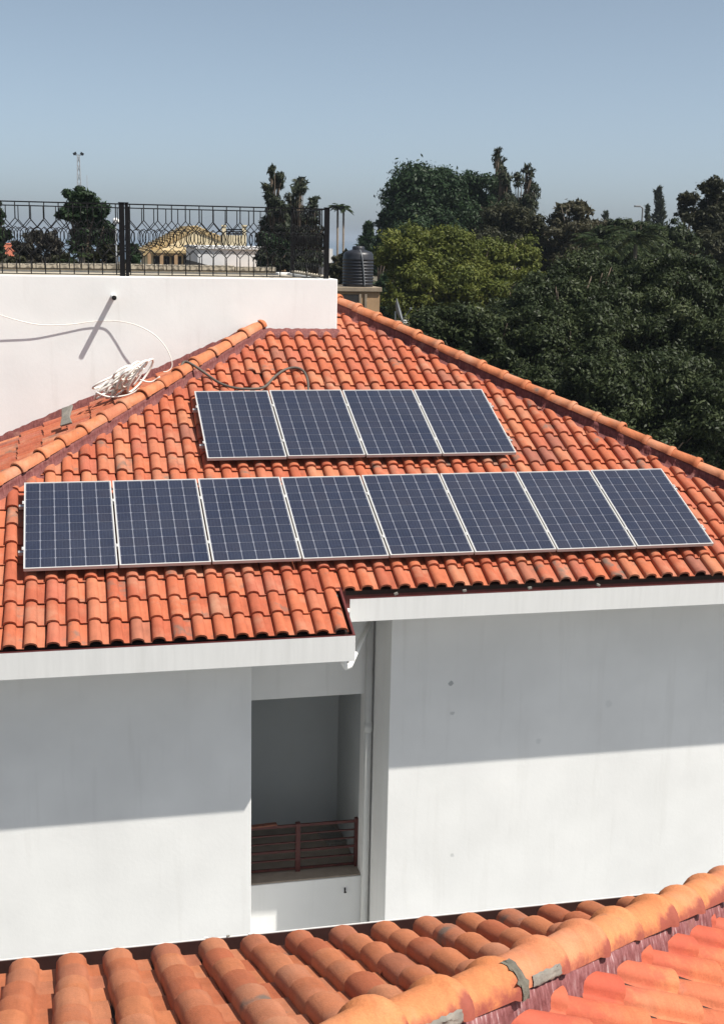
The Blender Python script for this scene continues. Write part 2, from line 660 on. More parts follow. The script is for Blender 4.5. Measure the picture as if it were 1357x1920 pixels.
TILE = {False: tile_mesh_data(False), True: tile_mesh_data(True)}


def mesh_from(name, vs, fs, m, smooth=True):
    me = bpy.data.meshes.new(name)
    me.from_pydata([tuple(v) for v in vs], [], fs)
    me.polygons.foreach_set('use_smooth', [smooth] * len(fs))
    me.materials.append(m)
    me.update()
    return me


def lay_tiles(O, U, V, Nn, cols, rows, clips0, m, mir=False, v0=0.0, skip=None, phase=0.0, jit=1.0):
    """returns tile records laid on a roof plane; clips: (p(u,v), n(u,v)) keep the side n points to"""
    out = []
    fr = Matrix((U, V, Nn)).transposed()
    vs0, fs0 = TILE[mir]
    for k in range(*rows):
        for i in range(*cols):
            u = phase + i * PITCH_U
            v = v0 + k * PITCH_V
            if skip and skip(u, v, k, i):
                continue
            lo, cut = True, []
            clips = clips0 + ([((3.352, 0), (-1, 0))] if (skip is not None and skip.__name__ == 'skip1' and k < 2) else [])
            for (pu, pv), (nu, nv) in clips:
                ds = [(u + x - pu) * nu + (v + y - pv) * nv for x in (-.074, .145) for y in (0, TILE_L)]
                if max(ds) < .01:
                    lo = False
                    break
                if min(ds) < 0:
                    cut.append(((pu, pv), (nu, nv)))
            if not lo:
                continue
            ju, jv, jz, jr = (random.gauss(0, .0025) * jit, random.gauss(0, .006) * jit,
                              abs(random.gauss(0, .002)) * jit, random.gauss(0, .007) * jit)
            if random.random() < .05:
                ju, jv, jz, jr = ju * 2.5, jv * 3.5, jz + .004, jr * 4
            L = O + U * (u + ju) + V * (v + jv) + Nn * jz
            mat4 = Matrix.Translation(L) @ (fr @ Matrix.Rotation(jr, 3, 'Z')).to_4x4()
            me_v, me_f = vs0, fs0
            if cut:
                bm = bmesh.new()
                bv = [bm.verts.new(p) for p in vs0]
                for f in fs0:
                    bm.faces.new([bv[q] for q in f])
                for (pu, pv), (nu, nv) in cut:
                    bmesh.ops.bisect_plane(bm, geom=bm.verts[:] + bm.edges[:] + bm.faces[:],
                                           plane_co=(pu - u, pv - v, 0), plane_no=(nu, nv, 0), clear_inner=True)
                bm.verts.index_update()
                me_v = [tuple(q.co) for q in bm.verts]
                me_f = [tuple(q.index for q in f.verts) for f in bm.faces]
                bm.free()
                if len(me_f) < 2:
                    continue
            ctr = O + U * (u + .04) + V * (v + .18) + Nn * .05
            out.append(dict(M=mat4, v=me_v, f=me_f, cut=bool(cut), c=ctr, m=m, mir=mir))
    return out


def place_tiles(recs, roof, hidden=None, limit=298, name='roof_tile'):
    shared = {}
    scored = []
    for r in recs:
        q = pix(r['c'])
        vis = q is not None and -45 < q[0] < 1402 and -45 < q[1] < 1975
        if vis and hidden and hidden(q):
            vis = False
        scored.append((0 if vis else 1, q[2] if q else 1e3, r))
    scored.sort(key=lambda s: (s[0], s[1]))
    single = [s[2] for s in scored if s[0] == 0][:limit]
    ids = set(id(r) for r in single)
    for r in single:
        if r['cut']:
            me = mesh_from(name, r['v'], r['f'], r['m'])
        else:
            key = (r['mir'], r['m'].name)
            if key not in shared:
                shared[key] = mesh_from(name, r['v'], r['f'], r['m'])
            me = shared[key]
        link(name, me, roof, r['M'])
    for mm in {r['m'].name for r in recs}:
        rest = [r for r in recs if id(r) not in ids and r['m'].name == mm]
        if not rest:
            continue
        V_, F_, R_ = [], [], []
        for r in rest:
            o = len(V_)
            V_ += [tuple(r['M'] @ Vector(p)) for p in r['v']]
            F_ += [tuple(a + o for a in f) for f in r['f']]
            R_ += [random.random()] * len(r['v'])
        me = mesh_from(name + 's', V_, F_, rest[0]['m'])
        a = me.attributes.new('tile_rand', 'FLOAT', 'POINT')
        a.data.foreach_set('value', R_)
        o = link('further_' + name + 's', me, roof)
        tag(o, kind='stuff')
    return len(single), len(rest)


def line_clip(a, b, keep_below=True, back=0.0):
    """hip line v=a+b*u as a clip"""
    n = Vector((b, -1)) if keep_below else Vector((-b, 1))
    n.normalize()
    return ((0.0 + n.x * back, a + n.y * back), (n.x, n.y))


# ------------------------------------------------------------------ house
house = thing('house', 'white two-storey house under a red clay tile hip roof carrying the solar panels', 'house', (3.2, 17, 0))

# hip roof deck under the tiles (one closed sheet per face)
apex_u = (RHIP[0] - LHIP[0]) / (LHIP[1] - RHIP[1])
apex_v = LHIP[0] + LHIP[1] * apex_u


def P1(u, v, h=0.0):
    return O1 + U1 * u + V1 * v + N1 * h


VE_L, VE_R = -1.12, -.416
STEP_U = 3.36
uL = (VE_L - LHIP[0]) / LHIP[1]
uR = (VE_R - RHIP[0]) / RHIP[1]
deck = MB()
deck.prism([P1(uL, VE_L + .05, -.004), P1(STEP_U, VE_L + .05, -.004), P1(STEP_U, VE_R + .04, -.004), P1(uR, VE_R + .04, -.004), P1(apex_u, apex_v, -.004)], (0, 0, -.05))
# left hip face: z follows X only
XL, XA = P1(uL, VE_L).x, P1(apex_u, apex_v).x
dzdx = (LHIP[1] * SN)
pl = P1(uL, VE_L + .05, -.004)
pa = P1(apex_u, apex_v, -.004)
deck.prism([pl, pa, pa + Vector((0, 12, 0)), Vector((pl.x, pa.y + 12, pl.z))], (0, 0, -.05))
pr = P1(uR, VE_R + .04, -.004)
deck.prism([pr, Vector((pr.x, pa.y + 12, pr.z)), pa + Vector((0, 12, 0)), pa], (0, 0, -.05))
roof = deck.build('roof', MT['deck'], house)
roof['label'] = 'red clay barrel tile hip roof'

# tiles of the face with the panels
A1W, A1H, GAP = .992, 1.65, .02
ARR = [(0.0, 0.0, 8), (2.1878, 2.1148, 4)]
quads = []
for u0, v0, n in ARR:
    Lx = n * A1W + (n - 1) * GAP
    quads.append([pix(PANEL_O + U1 * a + V1 * b)[:2] for a, b in ((u0, v0), (u0 + Lx, v0), (u0 + Lx, v0 + A1H), (u0, v0 + A1H))])


def in_quad(q, poly):
    s = None
    for i in range(4):
        x0, y0 = poly[i]
        x1, y1 = poly[(i + 1) % 4]
        c = (x1 - x0) * (q[1] - y0) - (y1 - y0) * (q[0] - x0)
        if s is None:
            s = c > 0
        elif (c > 0) != s:
            return False
    return True


def hidden_main(q):
    return any(in_quad(q, p) for p in quads)


V_WALL = (WALL_Y - O1.y) / CS


def skip1(u, v, k, i):
    if k < 2 and u > 3.30:
        return True
    P = O1 + U1 * u + V1 * (v + .1)
    return P.y > WALL_Y + .12 and P.x < 4.0


recs = lay_tiles(O1, U1, V1, N1, (-20, 62), (0, 24), [line_clip(*LHIP, back=.155), line_clip(*RHIP, back=.19)], MT['tile'], v0=VE_L, skip=skip1, phase=-.14)
# left hip face
V2 = Vector((1, 0, dzdx)).normalized()
U2 = Vector((0, -1, 0))
N2 = U2.cross(V2)
hp = P1(apex_u, apex_v)
O2 = hp
# in (u,v) of face 2: u = -(Y-hp.y), v along slope from apex (negative down)
k2 = 1.0 / (LHIP[1] * CS)                 # dX per dY along the hip
lenf = math.sqrt(1 + dzdx ** 2)


def skip2(u, v, k, i):
    P = O2 + U2 * u + V2 * v
    return P.y > WALL_Y + .15 or P.x < -3.6


# hip on face 2: dY = dX/k2 ; v = -u*k2*lenf -> keep points behind the hip (larger Y, smaller u)
recs += lay_tiles(O2, U2, V2, N2, (-2, 40), (-24, 1), [((0, 0), tuple(Vector((-k2 * lenf, -1)).normalized()))], MT['tile'], v0=0.0, skip=skip2, phase=0.03)
print('main tiles', place_tiles(recs, roof, hidden_main))


# ------------------------------------------------------------------ hip caps
def cap_mesh(name, m, L=.46, r0=.088, r1=.108, a0=-12, a1=192, ring=.012):
    """half-round tapered cap lying along +x (downhill), rolled collar at the wide end; z up"""
    st = [(0, r0), (L * .55, r0 + (r1 - r0) * .55), (L - .075, r1 - .004), (L - .066, r1 + ring * .7), (L - .035, r1 + ring), (L - .012, r1 + ring * .8), (L, r1 + .002)]
    nseg = 12
    vs, fs = [], []
    for x, r in st:
        for j in range(nseg + 1):
            a = math.radians(a0) + math.radians(a1 - a0) * j / nseg
            vs.append((x, r * math.cos(a), r * math.sin(a) * .92))
    for i in range(len(st) - 1):
        for j in range(nseg):
            o = i * (nseg + 1) + j
            fs.append((o, o + 1, o + nseg + 2, o + nseg + 1))
    o = len(vs)
    r = r1 + .002
    for rr in (r, r - .018):
        for j in range(nseg + 1):
            a = math.radians(a0) + math.radians(a1 - a0) * j / nseg
            vs.append((L, rr * math.cos(a), rr * math.sin(a) * .92))
    for j in range(nseg):
        fs.append((o + j, o + j + 1, o + nseg + 2 + j, o + nseg + 1 + j))
    return mesh_from(name, vs, [tuple(reversed(f)) for f in fs], m)


def hip_run(top, bot, me, parent, pitch=.392, lift=.035, cement=None, name='ridge_cap'):
    """caps from the top of a hip down to its foot"""
    d = bot - top
    n = int(d.length / pitch)
    x = d.normalized()
    y = Vector((0, 0, 1)).cross(x).normalized()
    z = x.cross(y)
    fr = Matrix((x, y, z)).transposed()
    obs = []
    for i in range(n):
        L = top + x * (i * pitch) + Vector((0, 0, lift)) + Vector((random.gauss(0, .004), random.gauss(0, .004), random.gauss(0, .004)))
        tilt = Matrix.Rotation(math.radians(-1.6 + random.gauss(0, .5)), 3, 'Y') @ Matrix.Rotation(random.gauss(0, .012), 3, 'Z') @ Matrix.Rotation(random.gauss(0, .04), 3, 'X')
        o = link(name, me, parent, Matrix.Translation(L) @ (fr @ tilt).to_4x4())
        obs.append(o)
    return obs, fr


def mortar_strip(a, b, side, parent, width=.10, top=.10, wob=.018, m=None, step=.03, foot=None, name='mortar_bed', steep=False):
    """uneven mortar bed filling the gap between hip caps and tiles, on one side of the hip"""
    d = b - a
    n = max(8, int(d.length / step))
    vs, fs = [], []
    for i in range(n + 1):
        p = a + d * (i / n)
        s = i * step
        wv = wob * (math.sin(s * 29.4) * .7 + random.gauss(0, .25))
        wv2 = wob * (math.sin(s * 29.4 + 1.0) * .5 + random.gauss(0, .3))
        prof = [(.03, top), (.055 + wv * .3, top - .004), (.085 + wv2 * .4, top * .55 + wv * .4), (width + wv, foot if foot is not None else -.01), (width + wv + .01, -.06)]
        if steep:
            prof = [(.02, top), (.088 + wv * .15, top - .008 + wv2 * .2), (.098 + wv * .3, top * .45), (.108 + wv2 * .5, -.015), (width + wv, foot - .05)]
        for w_, h_ in prof:
            vs.append(p + side * w_ + Vector((0, 0, h_ - 0.0)))
    k = 5
    for i in range(n):
        for j in range(k - 1):
            fs.append((i * k + j, i * k + j + 1, (i + 1) * k + j + 1, (i + 1) * k + j))
    o = link(name, mesh_from(name, vs, fs, m or MT['mortar']), parent)
    return o


CAP = cap_mesh('ridge_cap', MT['cap'], a0=0, a1=180, r0=.090, r1=.108)
lhB = P1(uL, VE_L, .0)
lhT = P1(apex_u, apex_v)
rhB = P1(uR, VE_R)
caps_l, fr_l = hip_run(lhT, lhB + (lhB - lhT).normalized() * .1, CAP, roof, lift=.100)
caps_r, fr_r = hip_run(lhT, rhB + (rhB - lhT).normalized() * .1, CAP, roof, lift=.100)
dl = (lhB - lhT).normalized()
sidel = Vector((-dl.y, dl.x, 0)).normalized()
if sidel.y > 0:
    sidel = -sidel
dr = (rhB - lhT).normalized()
sider = Vector((-dr.y, dr.x, 0)).normalized()
if sider.y > 0:
    sider = -sider
mortar_strip(lhT, lhB, sidel, roof, width=.20, top=.115, foot=.0, steep=True)
mortar_strip(lhT, lhB, -sidel, roof, width=.13, top=.09, foot=.005)
mortar_strip(lhT, rhB, sider, roof, width=.235, top=.115, foot=-.01, steep=True)
mortar_strip(lhT, rhB, -sider, roof, width=.13, top=.09, foot=.005)

# maroon flashing where the terrace wall meets the tiles
fl = MB()
zf = lambda X: hp.z + dzdx * (X - hp.x)
hipX = None
xs = np.linspace(-3.4, 4.14, 160)
prev = None
vs, fs = [], []
for i, X in enumerate(xs):
    zl = zf(X)
    v_here = (WALL_Y - .02 - O1.y) / CS
    zfront = O1.z + SN * v_here
    z = min(zl, zfront) + .045
    j = random.gauss(0, .006)
    hgt = .13 if zl < zfront else .075
    vs += [(X, WALL_Y + .01, z + hgt + j), (X, WALL_Y - .022, z + hgt - .012 + j), (X, WALL_Y - .05 + j, z + .04), (X, WALL_Y - .13 + 2 * j, z - .02), (X, WALL_Y - .14, z - .08)]
for i in range(len(xs) - 1):
    for j in range(4):
        fs.append((i * 5 + j, (i + 1) * 5 + j, (i + 1) * 5 + j + 1, i * 5 + j + 1))
link('wall_flashing', mesh_from('wall_flashing', vs, fs, MT['mortar']), roof)

# ------------------------------------------------------------------ walls of the house
LW, RW, RC = 13.63, 14.22, 15.10          # depth of left wall, right wall, recess
XLW, XRW = 2.01, 3.765
b = MB()
b.bx(-6.5, XLW, LW, LW + .22, 0, CAMZ - 4.26)
b.bx(XLW - .22, XLW - .001, LW + .22, RC + .2, 0, CAMZ - 4.26)
b.build('left_wall', MT['wall'], house, .006).name = 'wall'
b = MB()
b.bx(XRW, 12.2, RW, RW + .22, 0, CAMZ - 3.95)
b.bx(XRW + .001, XRW + .22, RW + .22, RC + .3, 0, CAMZ - 3.95)
b.build('wall', MT['wall'], house, .006)
b = MB()                                   # recess: lintel, jamb and parapet around the opening
ZL, ZP = CAMZ - 5.62, CAMZ - 8.12
b.bx(XLW, XRW, RC, RC + .2, ZL, CAMZ - 3.8)
b.bx(XLW, XRW, RC, RC + .2, 0, ZP)
b.bx(3.665, XRW, RC, RC + .2, ZP, ZL)
b.build('recess_wall', MT['wall'], house, .004)
b = MB()                                   # back and side walls of the upper floor
b.bx(-6.5, -6.28, LW + .22, 26, 0, CAMZ - 4.3)
b.bx(11.98, 12.2, RW + .22, 26, 0, CAMZ - 4.3)
b.build('wall', MT['wall'], house)
# the landing behind the opening
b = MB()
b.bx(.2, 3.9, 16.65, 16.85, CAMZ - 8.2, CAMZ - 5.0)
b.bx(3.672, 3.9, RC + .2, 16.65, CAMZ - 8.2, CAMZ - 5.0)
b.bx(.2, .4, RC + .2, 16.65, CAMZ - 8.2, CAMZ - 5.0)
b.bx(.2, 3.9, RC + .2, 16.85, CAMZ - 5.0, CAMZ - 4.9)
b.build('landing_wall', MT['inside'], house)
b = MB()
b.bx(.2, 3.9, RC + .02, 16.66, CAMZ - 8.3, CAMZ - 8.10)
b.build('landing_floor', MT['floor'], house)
b = MB()                                   # unseen soffits, added to block light under the eaves
b.bx(-6.6, 3.0, 12.9, LW + .1, CAMZ - 4.42, CAMZ - 4.39)
b.bx(2.0, 12.3, 13.45, RC + .2, CAMZ - 4.08, CAMZ - 4.05)
b.build('soffit_light_block', MT['wall'], house)


def gutter(x0, x1, yf, zt, zb, wdt, name='gutter'):
    g = MB()
    t = .012
    g.bx(x0, x1, yf, yf + t, zb, zt)                       # fascia face
    g.bx(x0, x1, yf + t, yf + wdt, zb, zb + t)             # bottom
    o = g.build(name, MT['gutter'], house, .004)
    li = MB()
    li.bx(x0 + .002, x1 - .002, yf + t + .001, yf + t + .006, zb + t, zt - .006)
    li.bx(x0 + .002, x1 - .002, yf + t + .006, yf + wdt, zb + t + .001, zb + t + .006)
    li.bx(x0 + .002, x1 - .002, yf + wdt + .001, yf + wdt + .02, zb, zt + .02)
    li.build('gutter_lining', MT['gutter_in'], o)
    lip = MB()
    lip.bx(x0 + .001, x1 - .001, yf - .001, yf + t + .004, zt + .0005, zt + .008)
    lip.build('gutter_lip', MT['gutter_in'], o)
    return o


gL = gutter(-6.6, 3.005, 12.85, CAMZ - 4.125, CAMZ - 4.41, .16)
gR = gutter(3.06, 12.3, 13.38, CAMZ - 3.875, CAMZ - 4.14, .24)
# stepped side gutter running up the slope beside the lower tiles
sg = MB()
ya, yb_ = 12.862, 13.60
slp = math.tan(SL)
z_a = CAMZ - 4.13
for xa, xb, zo, th in ((2.985, 3.005, 0.0, .28),):
    vs = [(xa, ya, z_a), (xb, ya, z_a), (xb, yb_, z_a + slp * (yb_ - ya)), (xa, yb_, z_a + slp * (yb_ - ya))]
    sg.prism(vs, (0, 0, -th))
sg.build('side_gutter_board', MT['gutter'], house)
si = MB()
for xa, xb, zo in ((2.978, 2.984, -.004),):
    vs = [(xa, ya + .01, z_a + zo), (xb, ya + .01, z_a + zo), (xb, yb_, z_a + slp * (yb_ - ya) + zo), (xa, yb_, z_a + slp * (yb_ - ya) + zo)]
    si.prism(vs, (0, 0, -.24))
vs = [(2.86, ya + .01, z_a - .17), (2.978, ya + .01, z_a - .17), (2.978, yb_, z_a + slp * (yb_ - ya) - .17), (2.86, yb_, z_a + slp * (yb_ - ya) - .17)]
si.prism(vs, (0, 0, -.01))
si.bx(2.82, 3.06, yb_, yb_ + .01, CAMZ - 4.1, CAMZ - 3.80)
vs = [(2.984, ya - .001, z_a + .001), (3.006, ya - .001, z_a + .001), (3.006, yb_, z_a + slp * (yb_ - ya) + .001), (2.984, yb_, z_a + slp * (yb_ - ya) + .001)]
si.prism(vs, (0, 0, .007))
si.build('side_gutter_lining', MT['gutter_in'], house)
# bits of mortar and paint left in the gutter of the right eave
for px_, py_ in ((740, 1112), (868, 1106), (1118, 1093), (627, 1119), (990, 1099)):
    p = at(px_, py_, 13.55)
    d = MB()
    d.box((p.x, 13.50, CAMZ - 3.872), (.045, .03, .03), Matrix.Rotation(random.uniform(-.4, .4), 3, 'Y'))
    d.build('mortar_crumb', MT['cement'], house, .006)

# downpipe: from the corner outlet back to the wall and down
dp = MB()
dp.tube([W3(2.90, 12.97, -4.40), W3(2.91, 12.97, -4.47), W3(2.94, 12.99, -4.52), W3(3.0, 13.06, -4.53)], .033, 10)
dp.tube([W3(3.0, 13.06, -4.53), W3(3.66, 14.95, -4.66)], .03, 10)
dp.build('downpipe_elbow', MT['white_pvc'], house)
dp = MB()
dp.tube([W3(3.702, 15.03, -4.06), W3(3.702, 15.03, -10.5)], .047, 12)
dp.tube([W3(3.702, 15.03, -5.98), W3(3.702, 15.03, -6.10)], .054, 12)
dp.build('downpipe', MT['pipe'], house)
hk = MB()
p = at(646, 1668, RC)
hk.box((p.x, RC - .015, p.z), (.012, .03, .05))
hk.box((p.x, RC - .035, p.z - .025), (.03, .012, .015))
hk.build('wall_hook', MT['iron'], house)

# railing of the landing
YR = 15.36
ral = MB()
zr = lambda py: at(558, py, YR).z
b0, b1 = 1.9, 3.66
for py_, hgt in ((1547, .035), (1563, .014), (1578, .014), (1594, .03), (1610, .018), (1627, .03)):
    m_ = MB()
    m_.bar((b0, YR, zr(py_)), (b1, YR, zr(py_) - .012), .025, hgt)
    m_.build('railing_bar', MT['rail'], house)
for px_ in (558, 668, 462):
    x = at(px_, 1590, YR).x
    m_ = MB()
    m_.bx(x - .03, x + .03, YR - .032, YR + .032, CAMZ - 8.10, zr(1543))
    m_.build('railing_post', MT['rail'], house)
pk = MB()
pk.bar((2.0, YR - .03, zr(1545) + .012), (2.60, YR + .03, zr(1545) + .008), .07, .02)
tag(pk.build('timber_plank', MT['wood']), 'short reddish plank lying across the landing railing', 'plank')
pk = MB()
pk.box((3.50, 16.2, CAMZ - 8.075), (.26, .5, .05), Matrix.Rotation(.2, 3, 'Z'))
tag(pk.build('concrete_block', MT['cement'], None, .008), 'pale block on the landing floor behind the railing', 'block')

# ------------------------------------------------------------------ terrace block above the roof
XT = 4.112
tb = MB()
tb.bx(-9, XT, WALL_Y, WALL_Y + .2, 0, CAMZ - .60)
tb.bx(XT - .2, XT - .001, WALL_Y + .2, 22.6, 0, CAMZ - .60)
tb.bx(-9, XT - .2, 22.4, 22.6, 0, CAMZ - .60)
tb.build('terrace_wall', MT['wall2'], house, .012)
tb = MB()
tb.bx(-8.9, XT - .15, WALL_Y + .15, 22.5, CAMZ - .95, CAMZ - .64)
tb.build('terrace_floor', MT['stone'], house)
tb = MB()
random.seed(3)
xk = -8.5
while xk < 3.6:
    l_ = random.uniform(.5, .75)
    kb = MB()
    kb.bx(xk, xk + l_ - .01, 22.35, 22.55, CAMZ - .60, CAMZ - .50 + random.uniform(-.012, .008))
    kb.build('kerb_stone', MT['stone'], house, .01)
    xk += l_
yk = WALL_Y + .45
while yk < 22.3:
    l_ = random.uniform(.45, .65)
    kb = MB()
    kb.bx(XT - .17, XT - .03, yk, min(yk + l_ - .01, 22.34), CAMZ - .60, CAMZ - .56 + random.uniform(-.008, .008))
    kb.build('kerb_stone', MT['stone'], house, .008)
    yk += l_
# drain spout sticking out of the terrace wall
sp = MB()
PS = at(212, 556, WALL_Y)
sp.tube([(PS.x, WALL_Y + .05, PS.z), (PS.x, WALL_Y - .34, PS.z)], .036, 14, cap=False)
sp.tube([(PS.x, WALL_Y - .34, PS.z), (PS.x, WALL_Y - .339, PS.z)], .036, 14, cap=False)
spo = sp.build('drain_spout', MT['wall2'], house)
sp = MB()
sp.tube([(PS.x, WALL_Y - .10, PS.z), (PS.x, WALL_Y - .335, PS.z)], .033, 14)
sp.build('spout_mouth', MT['black_hole'], spo)


# ------------------------------------------------------------------ terrace fence of wrought iron
def fence(name, label, A, B, mod=.197, zt=.425, zb=-.60, offs=0.0):
    A, B = Vector(A), Vector(B)
    L = (B - A).length
    d = (B - A) / L
    base = Vector((A.x, A.y, CAMZ + zb))
    root = thing(name, label, 'fence', base)
    H = zt - zb
    n = int(L / mod)
    mod = L / n

    def pt(s, h):
        return base + d * s + Vector((0, 0, h * H))
    r = .0075
    for h, rr in ((.992, .009), (.02, .007)):
        m_ = MB()
        m_.bar(pt(0, h), pt(L, h), rr * 2, rr * 2)
        m_.build('rail', MT['iron'], root)
    local = lambda s, h: d * s + Vector((0, 0, h * H))
    bb = MB()
    bb.tube([local(0, .99), local(0, .775)], r * 1.15, 6)
    bb.tube([local(0, .20), local(0, .02)], r * 1.15, 6)
    for sgn in (-1, 1):
        bb.tube([local(0, .775), local(sgn * mod / 2, .66)], r * .9, 5)
        bb.tube([local(0, .66), local(sgn * mod * .32, .60), local(sgn * mod * .34, .5), local(sgn * mod * .1, .40)], r * .8, 5)
        bb.tube([local(sgn * mod / 2, .37), local(0, .27), local(0, .20)], r * .9, 5)
    me = bb.mesh('baluster', MT['iron'])
    rg = MB()
    cpts = [local(mod * .42 * math.cos(a), .53 + .125 * math.sin(a)) for a in np.linspace(0, 2 * math.pi, 15)[:-1]]
    rg.tube(cpts, r * .9, 5, closed=True)
    mr = rg.mesh('ring', MT['iron'])
    for i in range(n):
        link('baluster', me, root, Matrix.Translation(pt((i + .5) * mod, 0)))
        link('ring', mr, root, Matrix.Translation(pt((i + 1.0) * mod if i < n - 1 else (i + .5) * mod, 0)))
    return root


def fpost(root, x, y, wd, zt=.43, zb=-.62):
    m_ = MB()
    m_.bx(x - wd / 2, x + wd / 2, y - wd / 2, y + wd / 2, CAMZ + zb, CAMZ + zt)
    m_.bx(x - wd / 2 - .008, x + wd / 2 + .008, y - wd / 2 - .008, y + wd / 2 + .008, CAMZ + zt, CAMZ + zt + .012)
    m_.build('post', MT['iron'], root)


FX, FYf, FYb = 3.965, 19.34, 22.2
f1 = fence('iron_fence', 'black wrought iron fence along the front edge of the white terrace wall', (-3.0, FYf, 0), (FX, FYf, 0))
fpost(f1, .965, FYf, .075)
fpost(f1, 1.035, FYf, .045)
fpost(f1, FX, FYf, .07)
f2 = fence('iron_fence', 'black wrought iron fence panel on the right side of the terrace, seen edge-on', (FX, FYf + .06, 0), (FX, FYb - .06, 0))
fpost(f2, FX - .005, FYb, .06)
f3 = fence('iron_fence', 'black wrought iron fence along the back of the terrace, behind the front one', (-3.6, FYb + .02, 0), (FX - .06, FYb + .02, 0))
fpost(f3, 1.22, FYb + .02, .05)

# ================================================================== SOLAR PANELS
FRW = .0135
fm = MB()
TH = .038


def frame_bar(x0, x1, y0, y1):
    fm.bx(x0, x1, y0, y1, -TH, 0)


frame_bar(0, A1W, 0, FRW)
frame_bar(0, A1W, A1H - FRW, A1H)
frame_bar(0, FRW, FRW, A1H - FRW)
frame_bar(A1W - FRW, A1W, FRW, A1H - FRW)
FRAME = fm.mesh('frame', MT['alu'])
bm_ = MB()
bm_.bx(FRW, A1W - FRW, FRW, A1H - FRW, -.012, -.006)
BACK = bm_.mesh('backsheet', MT['backsheet'])
cw, ch = (A1W - 2 * FRW - .008) / 6, (A1H - 2 * FRW - .012) / 10
cm = MB()
hx, hy, ck = (cw - .010) / 2, (ch - .0060) / 2, .010
cm.prism([(-hx + ck, -hy, 0), (hx - ck, -hy, 0), (hx, -hy + ck, 0), (hx, hy - ck, 0), (hx - ck, hy, 0), (-hx + ck, hy, 0), (-hx, hy - ck, 0), (-hx, -hy + ck, 0)], (0, 0, .0015))
CELL = cm.mesh('solar_cell', MT['cell'])
ce = MB()
ce.box((0, 0, .001), (.022, .05, .008))
ce.box((0, 0, .008), (.010, .010, .008))
CLAMP = ce.mesh('clamp', MT['alu'])
ORD = ['leftmost', 'second from the left', 'third from the left', 'fourth from the left', 'fifth from the left', 'sixth from the left', 'second from the right', 'rightmost']
fr1 = Matrix((U1, V1, N1)).transposed().to_4x4()
for ai, (u0, v0, n) in enumerate(ARR):
    for k in range(n):
        if ai == 0:
            lab = f'blue solar panel, {ORD[k]} in the lower row of eight'
        else:
            lab = f"blue solar panel, {['leftmost', 'second from the left', 'third from the left', 'rightmost'][k]} in the upper row of four"
        t = thing('solar_panel', lab, 'solar panel', (0, 0, 0), 'solar panels on the tiled roof', local=True)
        o = PANEL_O + U1 * (u0 + k * (A1W + GAP)) + V1 * (v0 + random.uniform(-.004, .004)) + N1 * random.uniform(-.003, .003)
        t.matrix_basis = Matrix.Translation(o) @ fr1
        link('frame', FRAME, t)
        bs = link('backsheet', BACK, t)
        for r_ in range(10):
            for c_ in range(6):
                link('solar_cell', CELL, t, Matrix.Translation((FRW + .004 + (c_ + .5) * cw, FRW + .006 + (r_ + .5) * ch, -.0055)))
        for yy in (.36, 1.24):
            link('clamp', CLAMP, t, Matrix.Translation((-GAP / 2 if k else -.008, yy, 0)))
            if k == n - 1:
                link('clamp', CLAMP, t, Matrix.Translation((A1W + .008, yy, 0)))
    # the two aluminium rails under each row, with their feet
    Lx = n * A1W + (n - 1) * GAP
    for j, yy in enumerate((.36, 1.24)):
        rl = MB()
        a = PANEL_O + U1 * (u0 - .06) + V1 * (v0 + yy) - N1 * (TH + .021)
        rl.bar(a, a + U1 * (Lx + .12), .04, .04, N1)
        root = thing('mounting_rail', f"aluminium mounting rail under the {'lower' if j == 0 else 'upper'} half of the {'row of eight' if ai == 0 else 'row of four'} panels", 'rail', a)
        rl.build('rail', MT['rail_alu'], root)
        for s in np.arange(.1, Lx, 1.3):
            ft = MB()
            q = a + U1 * (s + .06)
            ft.bar(q - N1 * .02, q - N1 * .13, .035, .008, V1)
            ft.build('foot', MT['rail_alu'], root)

# ================================================================== LOOSE THINGS ON THE ROOF
def smooth_path(pts, n=8):
    pts = [Vector(p) for p in pts]
    out = []
    for i in range(len(pts) - 1):
        p0, p1, p2, p3 = pts[max(i - 1, 0)], pts[i], pts[i + 1], pts[min(i + 2, len(pts) - 1)]
        for k in range(n):
            t = k / n
            out.append(.5 * ((2 * p1) + (p2 - p0) * t + (2 * p0 - 5 * p1 + 4 * p2 - p3) * t * t + (3 * p1 - p0 - 3 * p2 + p3) * t ** 3))
    out.append(pts[-1])
    return out


def on_roof(px_, py_, h):
    d = ray(px_, py_)
    o = O1 + N1 * h - Vector((0, 0, CAMZ))
    return d * (o.dot(N1) / d.dot(N1)) + Vector((0, 0, CAMZ))


hose_px = [(338, 690, .16), (346, 678, .20), (362, 684, .19), (388, 702, .12), (412, 718, .10), (440, 727, .10), (472, 729, .10), (496, 725, .10), (515, 706, .10), (534, 693, .10), (553, 689, .11), (568, 695, .11), (576, 710, .10), (578, 728, .10), (578, 738, .10)]
h_ = MB()
h_.tube(smooth_path([on_roof(*q) for q in hose_px], 6), .018, 8)
tag(h_.build('hose', MT['hose']), 'dusty black hose snaking over the tiles to the upper panel row', 'hose')

wire_px = [(-70, 560, .22), (-30, 577, .18), (0, 590, .15), (40, 602, .11), (80, 609, .08), (130, 608, .05), (170, 603, .04), (205, 601, .05), (235, 604, .11), (262, 612, .17), (290, 628, .21), (310, 650, .24), (321, 673, .26), (322, 688, .27), (314, 696, .28), (306, 697, .28)]
h_ = MB()
h_.tube(smooth_path([at(x, y, WALL_Y - d) for x, y, d in wire_px], 6), .0075, 6)
tag(h_.build('white_wire', MT['cable']), 'thin white cable hanging in a wave in front of the terrace wall', 'cable')

